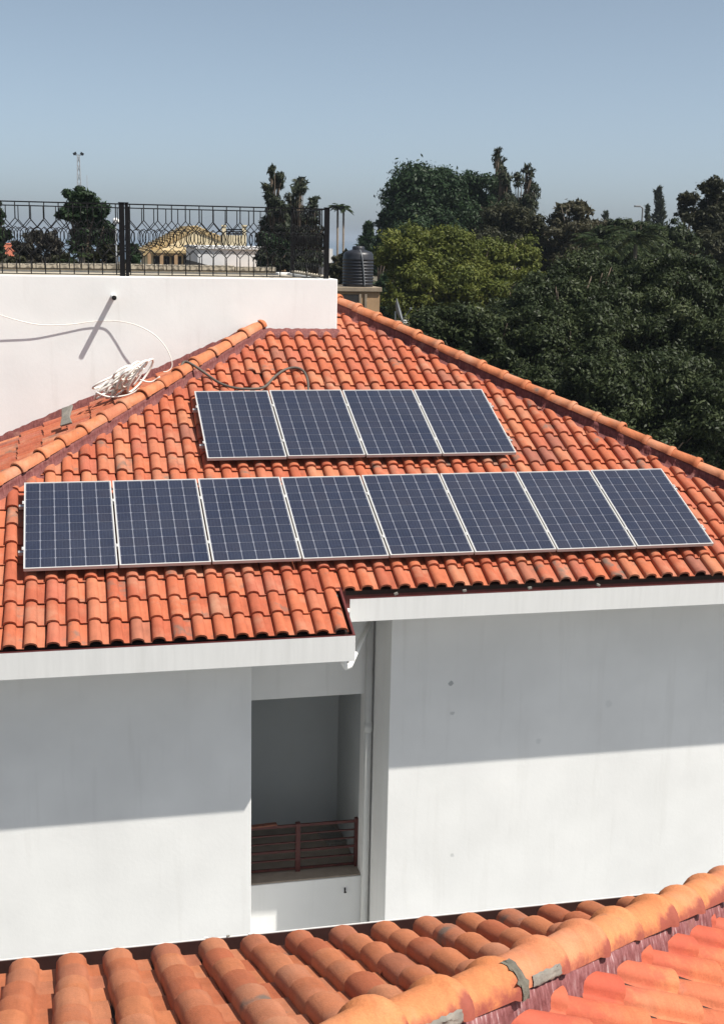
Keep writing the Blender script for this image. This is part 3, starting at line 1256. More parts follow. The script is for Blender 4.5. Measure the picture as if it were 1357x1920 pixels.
# skein of white cable heaped against the wall
root = thing('cable_coil', 'tangled skein of white cable heaped on the roof beside the terrace wall', 'cable coil', at(235, 735, 18.6))
random.seed(21)
for k in range(15):
    f = k / 14.0
    cx, cy = 207 + 50 * f + random.uniform(-10, 10), 720 - 22 * f + random.uniform(-9, 9)
    lx, ly = random.uniform(20, 40), random.uniform(4, 9)
    ang = math.radians(-38 + random.uniform(-16, 16))
    yy = 18.5 - .10 * f + random.uniform(-.22, .22)
    pts = []
    for a in np.linspace(0, 2 * math.pi, 17)[:-1]:
        ex, ey = lx * math.cos(a), ly * math.sin(a)
        x = cx + ex * math.cos(ang) - ey * math.sin(ang)
        y = cy + ex * math.sin(ang) + ey * math.cos(ang)
        pts.append(at(x, y, yy + .16 * math.sin(a + .4) + random.uniform(-.02, .02)))
    m_ = MB()
    m_.tube(pts, .0165, 6, closed=True)
    m_.build('cable_loop', MT['cable'], root)
for q in ([(262, 712), (283, 716), (300, 706)], [(180, 735), (205, 744), (240, 740), (262, 728)], [(270, 690), (262, 706), (250, 722)]):
    m_ = MB()
    m_.tube(smooth_path([at(x, y, 18.25) for x, y in q], 5), .012, 6)
    m_.build('cable_end', MT['cable'], root)

# grey cement slab on the left hip
ctr = at(125, 783, 17.75)
m_ = MB()
m_.prism([Vector((-.10, -.13, 0)), Vector((.07, -.16, .0)), Vector((.05, -.02, 0)), Vector((.12, .17, 0)), Vector((-.04, .19, 0)), Vector((-.06, .02, 0))], (0, 0, .03))
sl_o = m_.build('cement_slab', MT['cement'], None, .006)
sl_o.matrix_basis = Matrix.Translation(ctr) @ Euler((math.radians(38), math.radians(-24), math.radians(-12))).to_matrix().to_4x4()
tag(sl_o, 'broken grey cement slab stuck on the left hip of the roof', 'slab')

# ================================================================== NEAR ROOF
near = thing('house', 'nearer house with only its red clay tile roof and hip showing along the bottom', 'house', (0, 2, 0))
TA, HX, HY0 = .43, .95, 2.46                     # slope of face A; hip: Y = HX*X + HY0
TB = TA * HX
EAVE_Y, CREST_Z = 5.61, -3.27
aA, aB = math.atan(TA), math.atan(TB)
NA = Vector((0, math.sin(aA), math.cos(aA)))
VA = Vector((0, -math.cos(aA), math.sin(aA)))
UA = Vector((-1, 0, 0))
EAVE_X = (EAVE_Y - HY0) / HX
OA = W3(0, EAVE_Y, CREST_Z) - NA * (HB + .033)
NB = Vector((math.sin(aB), 0, math.cos(aB)))
VB = Vector((-math.cos(aB), 0, math.sin(aB)))
UB = Vector((0, 1, 0))
cor = W3(EAVE_X, EAVE_Y, CREST_Z) - NA * (HB + .033)
OB = Vector((EAVE_X, 0, cor.z - .03))
RIDGE_Y = 1.1
xa = (RIDGE_Y - HY0) / HX                          # hip top
vtop = (EAVE_Y - RIDGE_Y) / math.cos(aA)


def PA(X, Y, h=0.0):
    return Vector((X, Y, OA.z + (EAVE_Y - Y) * TA)) + NA * h


nd = MB()
nd.prism([PA(-5, EAVE_Y - .05, -.004), PA(EAVE_X - .03, EAVE_Y - .05, -.004), PA(xa, RIDGE_Y, -.004), PA(-5, RIDGE_Y, -.004)], (0, 0, -.05))
e0 = PA(EAVE_X - .05, EAVE_Y - .05, -.004)
nd.prism([e0, PA(xa, RIDGE_Y, -.004), Vector((xa, -3.2, PA(xa, RIDGE_Y).z - .004)), Vector((e0.x, -3.2, e0.z))], (0, 0, -.05))
nroof = nd.build('roof', MT['deck'], near)
# face A in (u,v): u=-X, v=(EAVE_Y-Y)/cos ; hip keep side: Y > HX*X+HY0
hd = Vector((-1, -HX / math.cos(aA)))              # direction of hip with X rising, (u,v)
hn = Vector((-hd.y, hd.x))
pA = (-EAVE_X, 0.0)
test = Vector((0, 1.0)) - Vector(pA)               # a point surely on face A (X=0, v=1)
if hn.dot(test) < 0:
    hn = -hn
hn.normalize()
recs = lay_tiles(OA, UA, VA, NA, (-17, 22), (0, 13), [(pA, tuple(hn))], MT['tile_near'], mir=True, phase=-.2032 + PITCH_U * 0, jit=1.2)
# face B: u=Y, v=(EAVE_X-X)/cos
hdB = Vector((-HX, 1.0 / math.cos(aB)))            # along the hip going up
hnB = Vector((-hdB.y, hdB.x))
pB = (EAVE_Y, 0.0)
if hnB.dot(Vector((1.0, 0.5)) - Vector(pB)) < 0:
    hnB = -hnB
hnB.normalize()
recs += lay_tiles(OB, UB, VB, NB, (-8, 27), (0, 13), [((pB[0] + hnB.x * .085, pB[1] + hnB.y * .085), tuple(hnB))], MT['tile_near_sun_tinted'], mir=True, phase=.09, jit=1.4)
print('near tiles', place_tiles(recs, nroof))
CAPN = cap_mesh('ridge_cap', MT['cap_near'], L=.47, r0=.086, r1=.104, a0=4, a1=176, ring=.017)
hT, hB = PA(xa, RIDGE_Y), PA(EAVE_X + .12, EAVE_Y + .12 * HX)
capsN, frN = hip_run(hT, hB, CAPN, nroof, pitch=.402, lift=.070)
dh = (hB - hT).normalized()
sB = Vector((dh.y, -dh.x, 0)).normalized()         # towards face B
random.seed(5)
mortar_strip(hT, hB, sB, nroof, width=.125, top=.085, wob=.012, step=.012, foot=-.06, steep=True, m=MT['mortar_near'])
mortar_strip(hT, hB, -sB, nroof, width=.115, top=.08, wob=.012, step=.02, foot=.03)


def shell(cap_obj, x0, x1, a0, a1, r, name='cement_smear', m='cement', el=.006, jx=.004):
    vs, fs = [], []
    nx, na = 10, 8
    for i in range(nx + 1):
        for j in range(na + 1):
            x = x0 + (x1 - x0) * i / nx + (random.gauss(0, jx) if j in (0, na) or i in (0, nx) else 0)
            a = math.radians(a0 + (a1 - a0) * j / na + (random.gauss(0, 1.6) if i not in (0, nx) or True else 0))
            ed = .0005 if i in (0, nx) or j in (0, na) else el + random.uniform(-.001, .0015)
            rr = r + .02 * (x / .47) + ed
            vs.append((x, rr * math.cos(a), rr * math.sin(a) * .92))
    for i in range(nx):
        for j in range(na):
            o = i * (na + 1) + j
            fs.append((o, o + na + 1, o + na + 2, o + 1))
    c = link(name, mesh_from(name, vs, fs, MT[m]), nroof)
    c.matrix_basis = cap_obj.matrix_basis.copy()
    return c


for ci, x0, x1, a0, a1 in ((5, .16, .41, 150, 177), (7, .17, .42, 152, 177), (8, .17, .40, 154, 177), (10, .17, .40, 152, 177)):
    if ci < len(capsN):
        shell(capsN[ci], x0, x1, a0, a1, .090)
for ci, a0, a1 in ((4, 30, 160), (6, 20, 172), (9, 100, 175)):
    if ci < len(capsN):
        shell(capsN[ci], .405, .462, a0, a1, .1025, 'lichen_crust', 'lichen', .0025, .007)
for ci in (9, 14):
    if ci < len(caps_r):
        c = caps_r[ci]

# gutter of the near roof
gz = CAMZ - 3.352
g = MB()
g.bx(-5, EAVE_X + .1, EAVE_Y + .145, EAVE_Y + .151, gz - .17, gz)
go = g.build('gutter', MT['gutter'], near, .003)
g = MB()
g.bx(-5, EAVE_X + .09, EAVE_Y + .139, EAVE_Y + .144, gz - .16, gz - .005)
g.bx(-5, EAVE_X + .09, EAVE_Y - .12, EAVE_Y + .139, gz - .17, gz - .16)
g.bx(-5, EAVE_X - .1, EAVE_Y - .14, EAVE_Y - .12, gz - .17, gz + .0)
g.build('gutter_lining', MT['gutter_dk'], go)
for i in range(3):
    m_ = MB()
    x = .55 + random.random() * .5
    m_.box((x, EAVE_Y + .148 + random.uniform(-.004, .004), gz + .001), (random.uniform(.01, .03), .010, .005), Matrix.Rotation(random.uniform(-.3, .3), 3, 'Z'))
    m_.build('plaster_crumb', MT['cement'] if i % 2 else MT['gutter'], go)
nb = MB()
nb.bx(-4.9, EAVE_X - .35, -3.1, EAVE_Y - .35, 0, CAMZ - 3.62)
nb.build('wall', MT['wall'], near)


# ================================================================== FOLIAGE
def leaves(name, parent, blobs, n, size, m, elong=2.6, sub=16, up=0.0, fill=.3, droop=0.0, seed=1, subr=(.16, .42), core=.10):
    """a crown of single leaves: leaves gather in many uneven clumps spread through a few big lobes"""
    g = np.random.default_rng(seed)
    C, Rr = [], []
    vols = np.array([(b[1][0] * b[1][1] * b[1][2]) ** (2 / 3) for b in blobs])
    for (c, r), share in zip(blobs, vols / vols.sum()):
        k = max(6, int(sub * 2.2 * len(blobs) * share))
        d = g.normal(size=(k, 3))
        d /= np.linalg.norm(d, axis=1)[:, None]
        rad = g.uniform(.15, 1.0, k)[:, None] ** .55
        C.append(np.array(c) + d * np.array(r) * rad)
        s = g.uniform(subr[0], subr[1], k)[:, None] * np.array(r).min()
        Rr.append(s * np.array([1.15, 1.15, .8]))
    C = np.vstack(C)
    Rr = np.vstack(Rr)
    wt = Rr[:, 0] ** 1.7
    idx = g.choice(len(C), n, p=wt / wt.sum())
    d = g.normal(size=(n, 3))
    d /= np.linalg.norm(d, axis=1)[:, None]
    rr = np.where(g.random(n) < fill, g.random(n) ** .4, .85 + .22 * g.normal(size=n))
    rr = np.where(g.random(n) < .06, rr * 1.5, rr)
    P = C[idx] + d * Rr[idx] * rr[:, None]
    nrm = d + g.normal(size=(n, 3)) * .6
    nrm[:, 2] += .35
    nrm /= np.linalg.norm(nrm, axis=1)[:, None]
    ax = g.normal(size=(n, 3))
    ax[:, 2] += up * 3 - droop * 3
    ax -= nrm * (ax * nrm).sum(1)[:, None]
    ax /= np.linalg.norm(ax, axis=1)[:, None] + 1e-9
    sd_ = np.cross(nrm, ax)
    L = size * g.uniform(.6, 1.35, n)[:, None]
    Wd = L / elong
    tone = np.clip(.45 + .18 * g.normal(size=len(C)), 0, 1)[idx] * .55 + .45 * g.random(n)
    # bigger leaves deep inside close the crown
    nc = int(n * core)
    if nc:
        bi = g.choice(len(blobs), nc, p=vols / vols.sum())
        dd = g.normal(size=(nc, 3))
        dd /= np.linalg.norm(dd, axis=1)[:, None]
        bc = np.array([b[0] for b in blobs])[bi]
        br = np.array([b[1] for b in blobs])[bi]
        P[:nc] = bc + dd * br * .62 * (g.random(nc)[:, None] ** .4)
        L[:nc] *= 2.0
        Wd[:nc] *= 3.0
    v = np.empty((n, 4, 3))
    v[:, 0] = P - ax * L * .5
    v[:, 1] = P + sd_ * Wd * .5 + nrm * Wd * .12
    v[:, 2] = P + ax * L * .5
    v[:, 3] = P - sd_ * Wd * .5 + nrm * Wd * .12
    return leaf_object(name, parent, v.reshape(-1, 3), tone, m)


def leaf_object(name, parent, v, tone, m):
    n = len(v) // 4
    me = bpy.data.meshes.new(name)
    me.vertices.add(4 * n)
    me.vertices.foreach_set('co', v.astype(np.float32).ravel())
    me.loops.add(4 * n)
    me.loops.foreach_set('vertex_index', np.arange(4 * n, dtype=np.int32))
    me.polygons.add(n)
    me.polygons.foreach_set('loop_start', np.arange(0, 4 * n, 4, dtype=np.int32))
    a = me.attributes.new('leaf_rand', 'FLOAT', 'POINT')
    a.data.foreach_set('value', np.repeat(np.clip(tone, 0, 1), 4).astype(np.float32))
    me.materials.append(m)
    me.update(calc_edges=True)
    me.validate()
    o = bpy.data.objects.new(name, me)
    COL.objects.link(o)
    hang(o, parent)
    return o


def blob(px_, py_, rx, ry, Y, dep=1.0):
    c = at(px_, py_, Y)
    s = mpp(Y, px_, py_)
    return ((c.x, c.y, c.z), (rx * s, max(rx, ry) * s * .8 * dep, ry * s))


SEED = [100]


def tree(name, label, blobs, n, size, m, group=None, trunk_r=.16, cat='tree', bark='bark', base=None, **kw):
    SEED[0] += 1
    rnd = random.Random(SEED[0])
    cx = sum(b[0][0] for b in blobs) / len(blobs)
    cy = sum(b[0][1] for b in blobs) / len(blobs)
    bx_, by_ = base or (cx, cy)
    root = thing(name, label, cat, (bx_, by_, 0), group)
    zlow = min(b[0][2] - b[1][2] for b in blobs)
    fork = Vector((bx_ * .5 + cx * .5, cy, max(1.2, zlow * .9)))
    tr = MB()
    tr.tube([(bx_, by_, -.1), (bx_ + rnd.uniform(-.1, .1), by_, fork.z * .5), fork], [trunk_r * 1.25, trunk_r, trunk_r * .8], 9)
    for c, r in blobs:
        c = Vector(c)
        mid = fork.lerp(c, .5) + Vector((rnd.uniform(-.2, .2), rnd.uniform(-.2, .2), .15))
        tr.tube([fork, mid, c + Vector((0, 0, r[2] * .25))], [trunk_r * .6, trunk_r * .4, trunk_r * .12], 7)
        for q in range(6):
            a = rnd.uniform(0, 6.28)
            e = c + Vector((math.cos(a) * r[0] * .75, math.sin(a) * r[1] * .75, rnd.uniform(-.1, .75) * r[2]))
            tr.tube([mid, mid.lerp(e, .55) + Vector((0, 0, r[2] * .08)), e], [trunk_r * .3, trunk_r * .18, trunk_r * .05], 5)
    tr.build('trunk', MT[bark], root)
    leaves('crown', root, blobs, n, size, m, seed=SEED[0], **kw)
    return root


def conifer(name, label, px_, ytop, ybot, halfw, Y, n, size, m, group=None, lean=0.0, gap=.12):
    """upright feathery tree: whorls of rising sprays round a straight stem"""
    SEED[0] += 1
    g = np.random.default_rng(SEED[0])
    top, bot = at(px_ + lean, ytop, Y), at(px_, ybot, Y)
    s = mpp(Y, px_, ytop)
    R_ = halfw * s
    root = thing(name, label, 'tree', (bot.x, bot.y, 0), group)
    tr = MB()
    tr.tube([(bot.x, bot.y, -.1), bot, top], [.18, .12, .015], 7)
    H = top.z - bot.z
    nb_ = int(30 + H * 5)
    P, A, T = [], [], []
    per = max(10, n // nb_)
    for k in range(nb_):
        f = (k + g.random()) / nb_
        rad = R_ * (1 - f) ** .8 * g.uniform(.25, 1.25) + .06 * R_
        a = g.uniform(0, 2 * math.pi)
        st = bot.lerp(top, f)
        d = np.array([math.cos(a), math.sin(a), g.uniform(.35, 1.1)])
        d /= np.linalg.norm(d)
        e = np.array(st) + d * rad
        if k % 2 == 0:
            tr.tube([st, tuple(e)], [.03, .008], 4)
        t = g.random(per) ** .7
        sp = rad * .16 + .06
        pp = np.array(st) + (e - np.array(st)) * t[:, None] + g.normal(size=(per, 3)) * sp
        P.append(pp)
        A.append(np.tile(d, (per, 1)) + g.normal(size=(per, 3)) * .45 + np.array([0, 0, .25]))
        T.append(np.clip(g.normal(.5, .2) + g.normal(size=per) * .18, 0, 1))
    P, A, T = np.vstack(P), np.vstack(A), np.concatenate(T)
    k = len(P)
    A /= np.linalg.norm(A, axis=1)[:, None]
    Sd = np.cross(A, g.normal(size=(k, 3)))
    Sd /= np.linalg.norm(Sd, axis=1)[:, None]
    L = size * g.uniform(.6, 1.3, k)[:, None]
    v = np.empty((k, 4, 3))
    v[:, 0] = P - A * L * .5
    v[:, 1] = P + Sd * L * .13
    v[:, 2] = P + A * L * .5
    v[:, 3] = P - Sd * L * .13
    tr.build('trunk', MT['bark'], root)
    leaf_object('crown', root, v.reshape(-1, 3), T, m)
    return root


def palm(name, label, px_, py_, Y, frond_px, nf=15, trunk_top=None, m=None, group=None, trunk_r=.09, leaflets=26, seed=3, up=.5, lw=.07):
    g = np.random.default_rng(seed)
    c = at(px_, py_, Y)
    s = mpp(Y, px_, py_)
    Lf = frond_px * s
    root = thing(name, label, 'palm', (c.x, c.y, 0), group)
    tr = MB()
    tr.tube([(c.x, c.y, -.1), (c.x + .06, c.y, c.z * .5), tuple(c)], [trunk_r * 1.3, trunk_r, trunk_r * .85], 8)
    tr.build('trunk', MT['bark_pale'], root)
    for k in range(nf):
        a = 2 * math.pi * (k + g.uniform(-.3, .3)) / nf
        el = g.uniform(-.15, up + .6)
        dh_ = np.array([math.cos(a), math.sin(a), 0])
        pts = []
        L = Lf * g.uniform(.8, 1.1)
        for t in np.linspace(0, 1, 8):
            pts.append(np.array(c) + dh_ * L * t * math.cos(el * .6) + np.array([0, 0, L * (t * math.sin(el) - .55 * t * t)]))
        pts = np.array(pts)
        st = MB()
        st.tube([tuple(p) for p in pts], [.02, .018, .016, .014, .012, .009, .006, .003], 4)
        fo = st.build('frond', MT['leaf_palm'], root)
        P, A, Wd, LL = [], [], [], []
        side = np.cross(dh_, [0, 0, 1])
        for q in range(leaflets):
            t = .12 + .88 * q / leaflets
            i = min(6, int(t * 7))
            fpt = pts[i] + (pts[i + 1] - pts[i]) * (t * 7 - i)
            tang = pts[i + 1] - pts[i]
            tang /= np.linalg.norm(tang)
            for sg_ in (-1, 1):
                ax = sg_ * side * .8 + tang * .6 + np.array([0, 0, -.28]) + g.normal(size=3) * .08
                ax /= np.linalg.norm(ax)
                ll = L * .26 * math.sin(math.pi * min(.97, t * .85 + .1)) + .02
                P.append(fpt + ax * ll * .5)
                A.append(ax)
                LL.append(ll)
        P, A, LL = np.array(P), np.array(A), np.array(LL)[:, None]
        Sd = np.cross(A, np.array([0, 0, 1.0]) + g.normal(size=A.shape) * .25)
        Sd /= np.linalg.norm(Sd, axis=1)[:, None]
        v = np.empty((len(P), 4, 3))
        v[:, 0] = P - A * LL * .5
        v[:, 1] = P + Sd * LL * lw
        v[:, 2] = P + A * LL * .5
        v[:, 3] = P - Sd * LL * lw
        leaf_object('leaflets', fo, v.reshape(-1, 3), np.clip(g.normal(.5, .2, len(P)), 0, 1), m or MT['leaf_palm'])
    return root


GR = 'trees behind the roof on the right'
# the wall of trees on the right, far to near
tree('broadleaf_tree', 'tall dense dark green tree rising highest behind the yellow-green tree', [blob(800, 385, 85, 72, 70), blob(740, 420, 34, 60, 70), blob(872, 380, 62, 62, 71), blob(905, 420, 48, 60, 71), blob(790, 450, 80, 60, 69)], 95000, .24, MT['leaf_deep'], GR, .3, sub=34)
def tufted(label, px_, ytop, ybot, hw, Y, n, seed, nm='casuarina_tree', grp=None):
    r = random.Random(seed)
    bl = []
    y = ytop + 8
    while y < ybot:
        f = (y - ytop) / (ybot - ytop)
        wd = 7 + hw * f ** .8
        for q in range(1 + int(f * 3.2)):
            bl.append(blob(px_ + r.uniform(-1, 1) * wd * .85, y + r.uniform(-6, 6), r.uniform(6, 11) + 5 * f, r.uniform(9, 15) + 4 * f, Y + r.uniform(-1, 1)))
        y += r.uniform(9, 14)
    c = at(px_, ybot, Y)
    return tree(nm, label, bl, int(n * 1.6), .3, MT['leaf_cas'], grp or GR, .14, sub=5, up=.5, elong=4.0, core=.03, base=(c.x, c.y), subr=(.4, .8), fill=.5)


tufted('tallest feathery casuarina spire beside the dark green tree', 934, 283, 450, 26, 74, 6500, 41)
tufted('right casuarina spire standing against the sky right of the tall dark tree', 984, 310, 455, 32, 75, 6500, 42)
tufted('small casuarina between the two taller spires', 960, 350, 460, 20, 76, 3000, 43)
tree('broadleaf_tree', 'olive green rounded tree below the casuarina spires', [blob(955, 425, 55, 42, 62), blob(1000, 455, 40, 42, 62), blob(920, 470, 60, 40, 61), blob(1020, 490, 46, 44, 61)], 34000, .21, MT['leaf_olive'], GR, .22, sub=24)
tree('broadleaf_tree', 'sparse brownish tree with a knobbly top against the sky', [blob(1052, 395, 20, 20, 60), blob(1090, 395, 28, 22, 60), blob(1062, 435, 40, 34, 60), blob(1115, 432, 34, 30, 61), blob(1090, 480, 60, 36, 60), blob(1040, 470, 30, 34, 61)], 17000, .21, MT['leaf_brown'], GR, .2, sub=12, bark='bark_pale', core=.04)
conifer('conifer_tree', 'slim distant conifer tip beside the lamp post', 1235, 352, 460, 20, 110, 1500, .6, MT['leaf_cas'], GR)
conifer('conifer_tree', 'short distant conifer tip left of the lamp post', 1136, 398, 470, 11, 108, 700, .5, MT['leaf_cas'], GR)
conifer('conifer_tree', 'narrow distant conifer right under the lamp post', 1214, 385, 460, 10, 112, 700, .5, MT['leaf_cas'], GR)
tree('broadleaf_tree', 'brownish tree cut by the right edge of the picture, highest on that side', [blob(1338, 355, 24, 32, 56), blob(1352, 400, 44, 40, 56), blob(1318, 415, 34, 34, 56), blob(1340, 470, 56, 50, 55)], 30000, .19, MT['leaf_olive'], GR, .22, sub=24)
tree('broadleaf_tree', 'thin pale green tree beside the brownish tree at the right edge', [blob(1292, 375, 24, 15, 58), blob(1280, 398, 16, 12, 58), blob(1300, 400, 14, 14, 58)], 2200, .2, MT['leaf_olive'], GR, .12, bark='bark_pale', fill=.4, core=0)
tree('broadleaf_tree', 'dark green tree filling the middle of the skyline between brown tree and right edge', [blob(1150, 445, 46, 34, 54), blob(1210, 446, 48, 34, 54), blob(1265, 455, 46, 42, 54), blob(1180, 490, 90, 44, 52)], 50000, .19, MT['leaf_dark'], GR, .25, sub=26)
palm('palm_tree', 'dark palm with arching fronds below the skyline', 1192, 445, 46, 70, 26, group=GR, seed=11)
palm('palm_tree', 'lower palm with fronds over the dark trees', 1120, 455, 45, 64, 24, group=GR, seed=12)
tree('broadleaf_tree', 'bright yellow-green tree behind the right hip of the roof', [blob(770, 478, 62, 52, 46), blob(838, 488, 70, 58, 46), blob(915, 490, 64, 40, 47), blob(975, 480, 44, 34, 47), blob(770, 550, 50, 55, 45), blob(860, 550, 66, 50, 45), blob(935, 545, 56, 44, 45), blob(905, 590, 60, 40, 45), blob(985, 525, 40, 36, 46)], 86000, .145, MT['leaf_yellow'], GR, .2, sub=26)
palm('palm_tree', 'low bushy palm below the yellow-green tree', 835, 615, 36, 62, 16, group=GR, seed=13, up=.8)
GD = 'large dark leafy trees close behind the right hip'
dark = [
    ('large dark leafy tree directly behind the upper part of the right hip', [blob(850, 645, 90, 66, 33), blob(930, 645, 95, 62, 33), blob(985, 590, 72, 54, 35), blob(900, 710, 100, 60, 32), blob(800, 640, 56, 44, 34)], 60000),
    ('large dark leafy tree in the middle of the right mass, under the palms', [blob(1050, 565, 90, 66, 34), blob(1110, 535, 90, 62, 35), blob(1060, 650, 110, 80, 32), blob(1010, 745, 100, 66, 31), blob(1130, 620, 80, 70, 33)], 70000),
    ('large dark leafy tree reaching the right edge below the skyline', [blob(1250, 540, 95, 66, 34), blob(1330, 550, 80, 76, 34), blob(1200, 610, 90, 70, 33), blob(1310, 660, 90, 80, 32), blob(1180, 540, 60, 50, 35)], 70000),
    ('lowest large dark leafy tree just above the right hip caps', [blob(1150, 730, 100, 80, 29), blob(1245, 740, 100, 86, 29), blob(1335, 790, 90, 90, 28), blob(1220, 850, 110, 66, 28), blob(1110, 810, 90, 60, 28), blob(1340, 880, 80, 60, 28)], 74000),
]
for lab, bl, n_ in dark:
    tree('broadleaf_tree', lab, bl, int(n_ * 1.9), .115, MT['leaf_dark'], GD, .22, sub=30, elong=2.5, droop=.25, fill=.2, subr=(.18, .38))
tree('shrub', 'small green bushy tree left of the black water tank', [blob(640, 498, 22, 22, 52), blob(632, 522, 24, 30, 52), blob(652, 480, 14, 16, 52)], 5000, .16, MT['leaf_olive'], None, .08, sub=10)
conifer('conifer_tree', 'small dark conifer just above the water tank', 690, 418, 500, 22, 80, 2200, .45, MT['leaf_deep'])
tree('broadleaf_tree', 'dark tree between the water tank and the yellow-green tree', [blob(715, 480, 26, 50, 60), blob(720, 560, 34, 50, 55)], 7000, .25, MT['leaf_deep'], GR, .15, sub=12)

# trees behind the terrace
GL = 'trees seen over the terrace'
tufted('tallest grey-green cypress behind the terrace fence', 514, 316, 500, 24, 62, 8000, 51, 'cypress_tree', GL)
tufted('middle cypress, shorter, behind the terrace fence', 554, 338, 500, 18, 63, 5600, 52, 'cypress_tree', GL)
tufted('shortest cypress just left of the corner post of the fence', 585, 366, 500, 12, 64, 3000, 53, 'cypress_tree', GL)
tree('shrub', 'dark low shrub at the foot of the cypresses', [blob(492, 448, 14, 14, 58), blob(520, 460, 26, 18, 58)], 2600, .2, MT['leaf_deep'], GL, .06, sub=10)
tree('broadleaf_tree', 'dark tree with open branches behind the left part of the terrace fence', [blob(150, 372, 26, 20, 40), blob(132, 400, 24, 18, 40), blob(178, 395, 24, 20, 40), blob(168, 430, 26, 24, 40), blob(200, 445, 18, 30, 40), blob(150, 455, 20, 22, 40)], 11000, .17, MT['leaf_deep'], GL, .11, sub=8, subr=(.3, .5), core=.04)
tree('bare_tree', 'grey half-bare spreading tree left of the dark tree', [blob(75, 452, 40, 24, 44), blob(45, 468, 26, 24, 44), blob(105, 470, 22, 24, 44), blob(70, 488, 40, 20, 44)], 4200, .17, MT['leaf_grey'], GL, .12, sub=12, bark='bark_pale', fill=.6, core=0)
tree('broadleaf_tree', 'dark tree cut by the left edge of the picture', [blob(-6, 405, 14, 28, 46), blob(6, 440, 18, 14, 46), blob(-8, 470, 20, 24, 46)], 3200, .18, MT['leaf_deep'], GL, .1, sub=10)
tree('shrub', 'green bush behind the terrace fence left of the double post', [blob(205, 475, 18, 20, 38), blob(170, 485, 24, 20, 38), blob(120, 490, 30, 14, 38)], 4200, .14, MT['leaf_olive'], GL, .06, sub=10)
palm('palm_tree', 'young pale palm behind the terrace fence', 153, 478, 34, 24, 11, seed=21, group=GL)
palm('palm_tree', 'small palm low behind the terrace fence', 126, 492, 33, 20, 10, seed=22, group=GL)
tree('shrub', 'dark bush right of the double fence post', [blob(252, 482, 12, 24, 42), blob(244, 500, 14, 16, 42)], 2200, .14, MT['leaf_deep'], GL, .05, sub=8)
tree('shrub', 'low green hedge at the far left behind the terrace', [blob(20, 492, 36, 14, 40), blob(-20, 490, 26, 16, 40)], 3600, .14, MT['leaf_olive'], GL, .05, sub=10)
for q, (px_, py_, lab) in enumerate(((633, 387, 'left of two slender tall palms against the sky'), (644, 389, 'right of two slender tall palms against the sky'))):
    palm('slender_palm', lab, px_, py_, 92, 21, 22, trunk_r=.085, seed=30 + q, leaflets=24, up=.3, lw=.22)

# ================================================================== FAR BUILDINGS AND SMALL THINGS
def box_at(m_, px0, px1, py0, py1, Y, dep):
    """wall block whose front face spans those sight lines at depth Y"""
    a, b_ = at(px0, py1, Y), at(px1, py0, Y)
    m_.bx(a.x, b_.x, Y, Y + dep, a.z, b_.z)
    return a, b_


# cream gabled house
Yh = 96.0
gh = thing('house', 'cream gabled house with tan tile roof seen through the terrace fence', 'house', (at(360, 500, Yh).x, Yh, 0))
a = at(281, 476, Yh)
b_ = at(452, 476, Yh)
pk_ = at(366, 431, Yh)
m_ = MB()
m_.prism([(a.x, Yh, 0), (b_.x, Yh, 0), (b_.x, Yh, at(452, 458, Yh).z), (pk_.x, Yh, pk_.z), (a.x, Yh, at(281, 467, Yh).z)], (0, 10, 0))
m_.build('wall', MT['cream'], gh)
rf = MB()
el = at(268, 474, Yh)
er = at(458, 464, Yh)
for e, s_ in ((el, -1), (er, 1)):
    t0 = Vector((pk_.x, Yh - .08, pk_.z + .28))
    t1 = Vector((e.x, Yh - .08, e.z))
    rf.prism([t0, t1, t1 + Vector((0, 0, -.22)), t0 + Vector((0, 0, -.30))], (0, 11, 0))
rfo = rf.build('roof', MT['tan_roof'], gh)
for e in (el, er):
    n_ = 14
    for i in range(n_):
        t0 = Vector((pk_.x, Yh - .10, pk_.z + .30)).lerp(Vector((e.x, Yh - .10, e.z + .05)), (i + .5) / n_)
        bt = MB()
        bt.tube([t0, t0 + Vector((0, 10.8, 0))], .085, 7)
        bt.build('roof_tile', MT['tan_roof'], rfo)
for px0, px1, py0, py1 in ((288, 318, 480, 512), (322, 340, 480, 512), (344, 366, 478, 512)):
    m_ = MB()
    p0, p1 = at(px0, py1, Yh - .06), at(px1, py0, Yh - .06)
    m_.bx(p0.x, p1.x, Yh - .06, Yh + .1, p0.z, p1.z)
    wn = m_.build('window', MT['dark_room'], gh)
m_ = MB()
p0, p1 = at(283, 480, Yh - 1.2), at(372, 470, Yh - 1.2)
m_.bx(p0.x, p1.x, Yh - 1.6, Yh, p0.z + .25, p1.z)
m_.build('awning', MT['tan_roof'], gh)
for px_ in (280, 303, 330, 360):
    x = at(px_, 490, Yh - 1.5).x
    m_ = MB()
    m_.bx(x - .12, x + .12, Yh - 1.55, Yh - 1.35, 0, p0.z + .25)
    m_.build('post', MT['ochre'], gh)
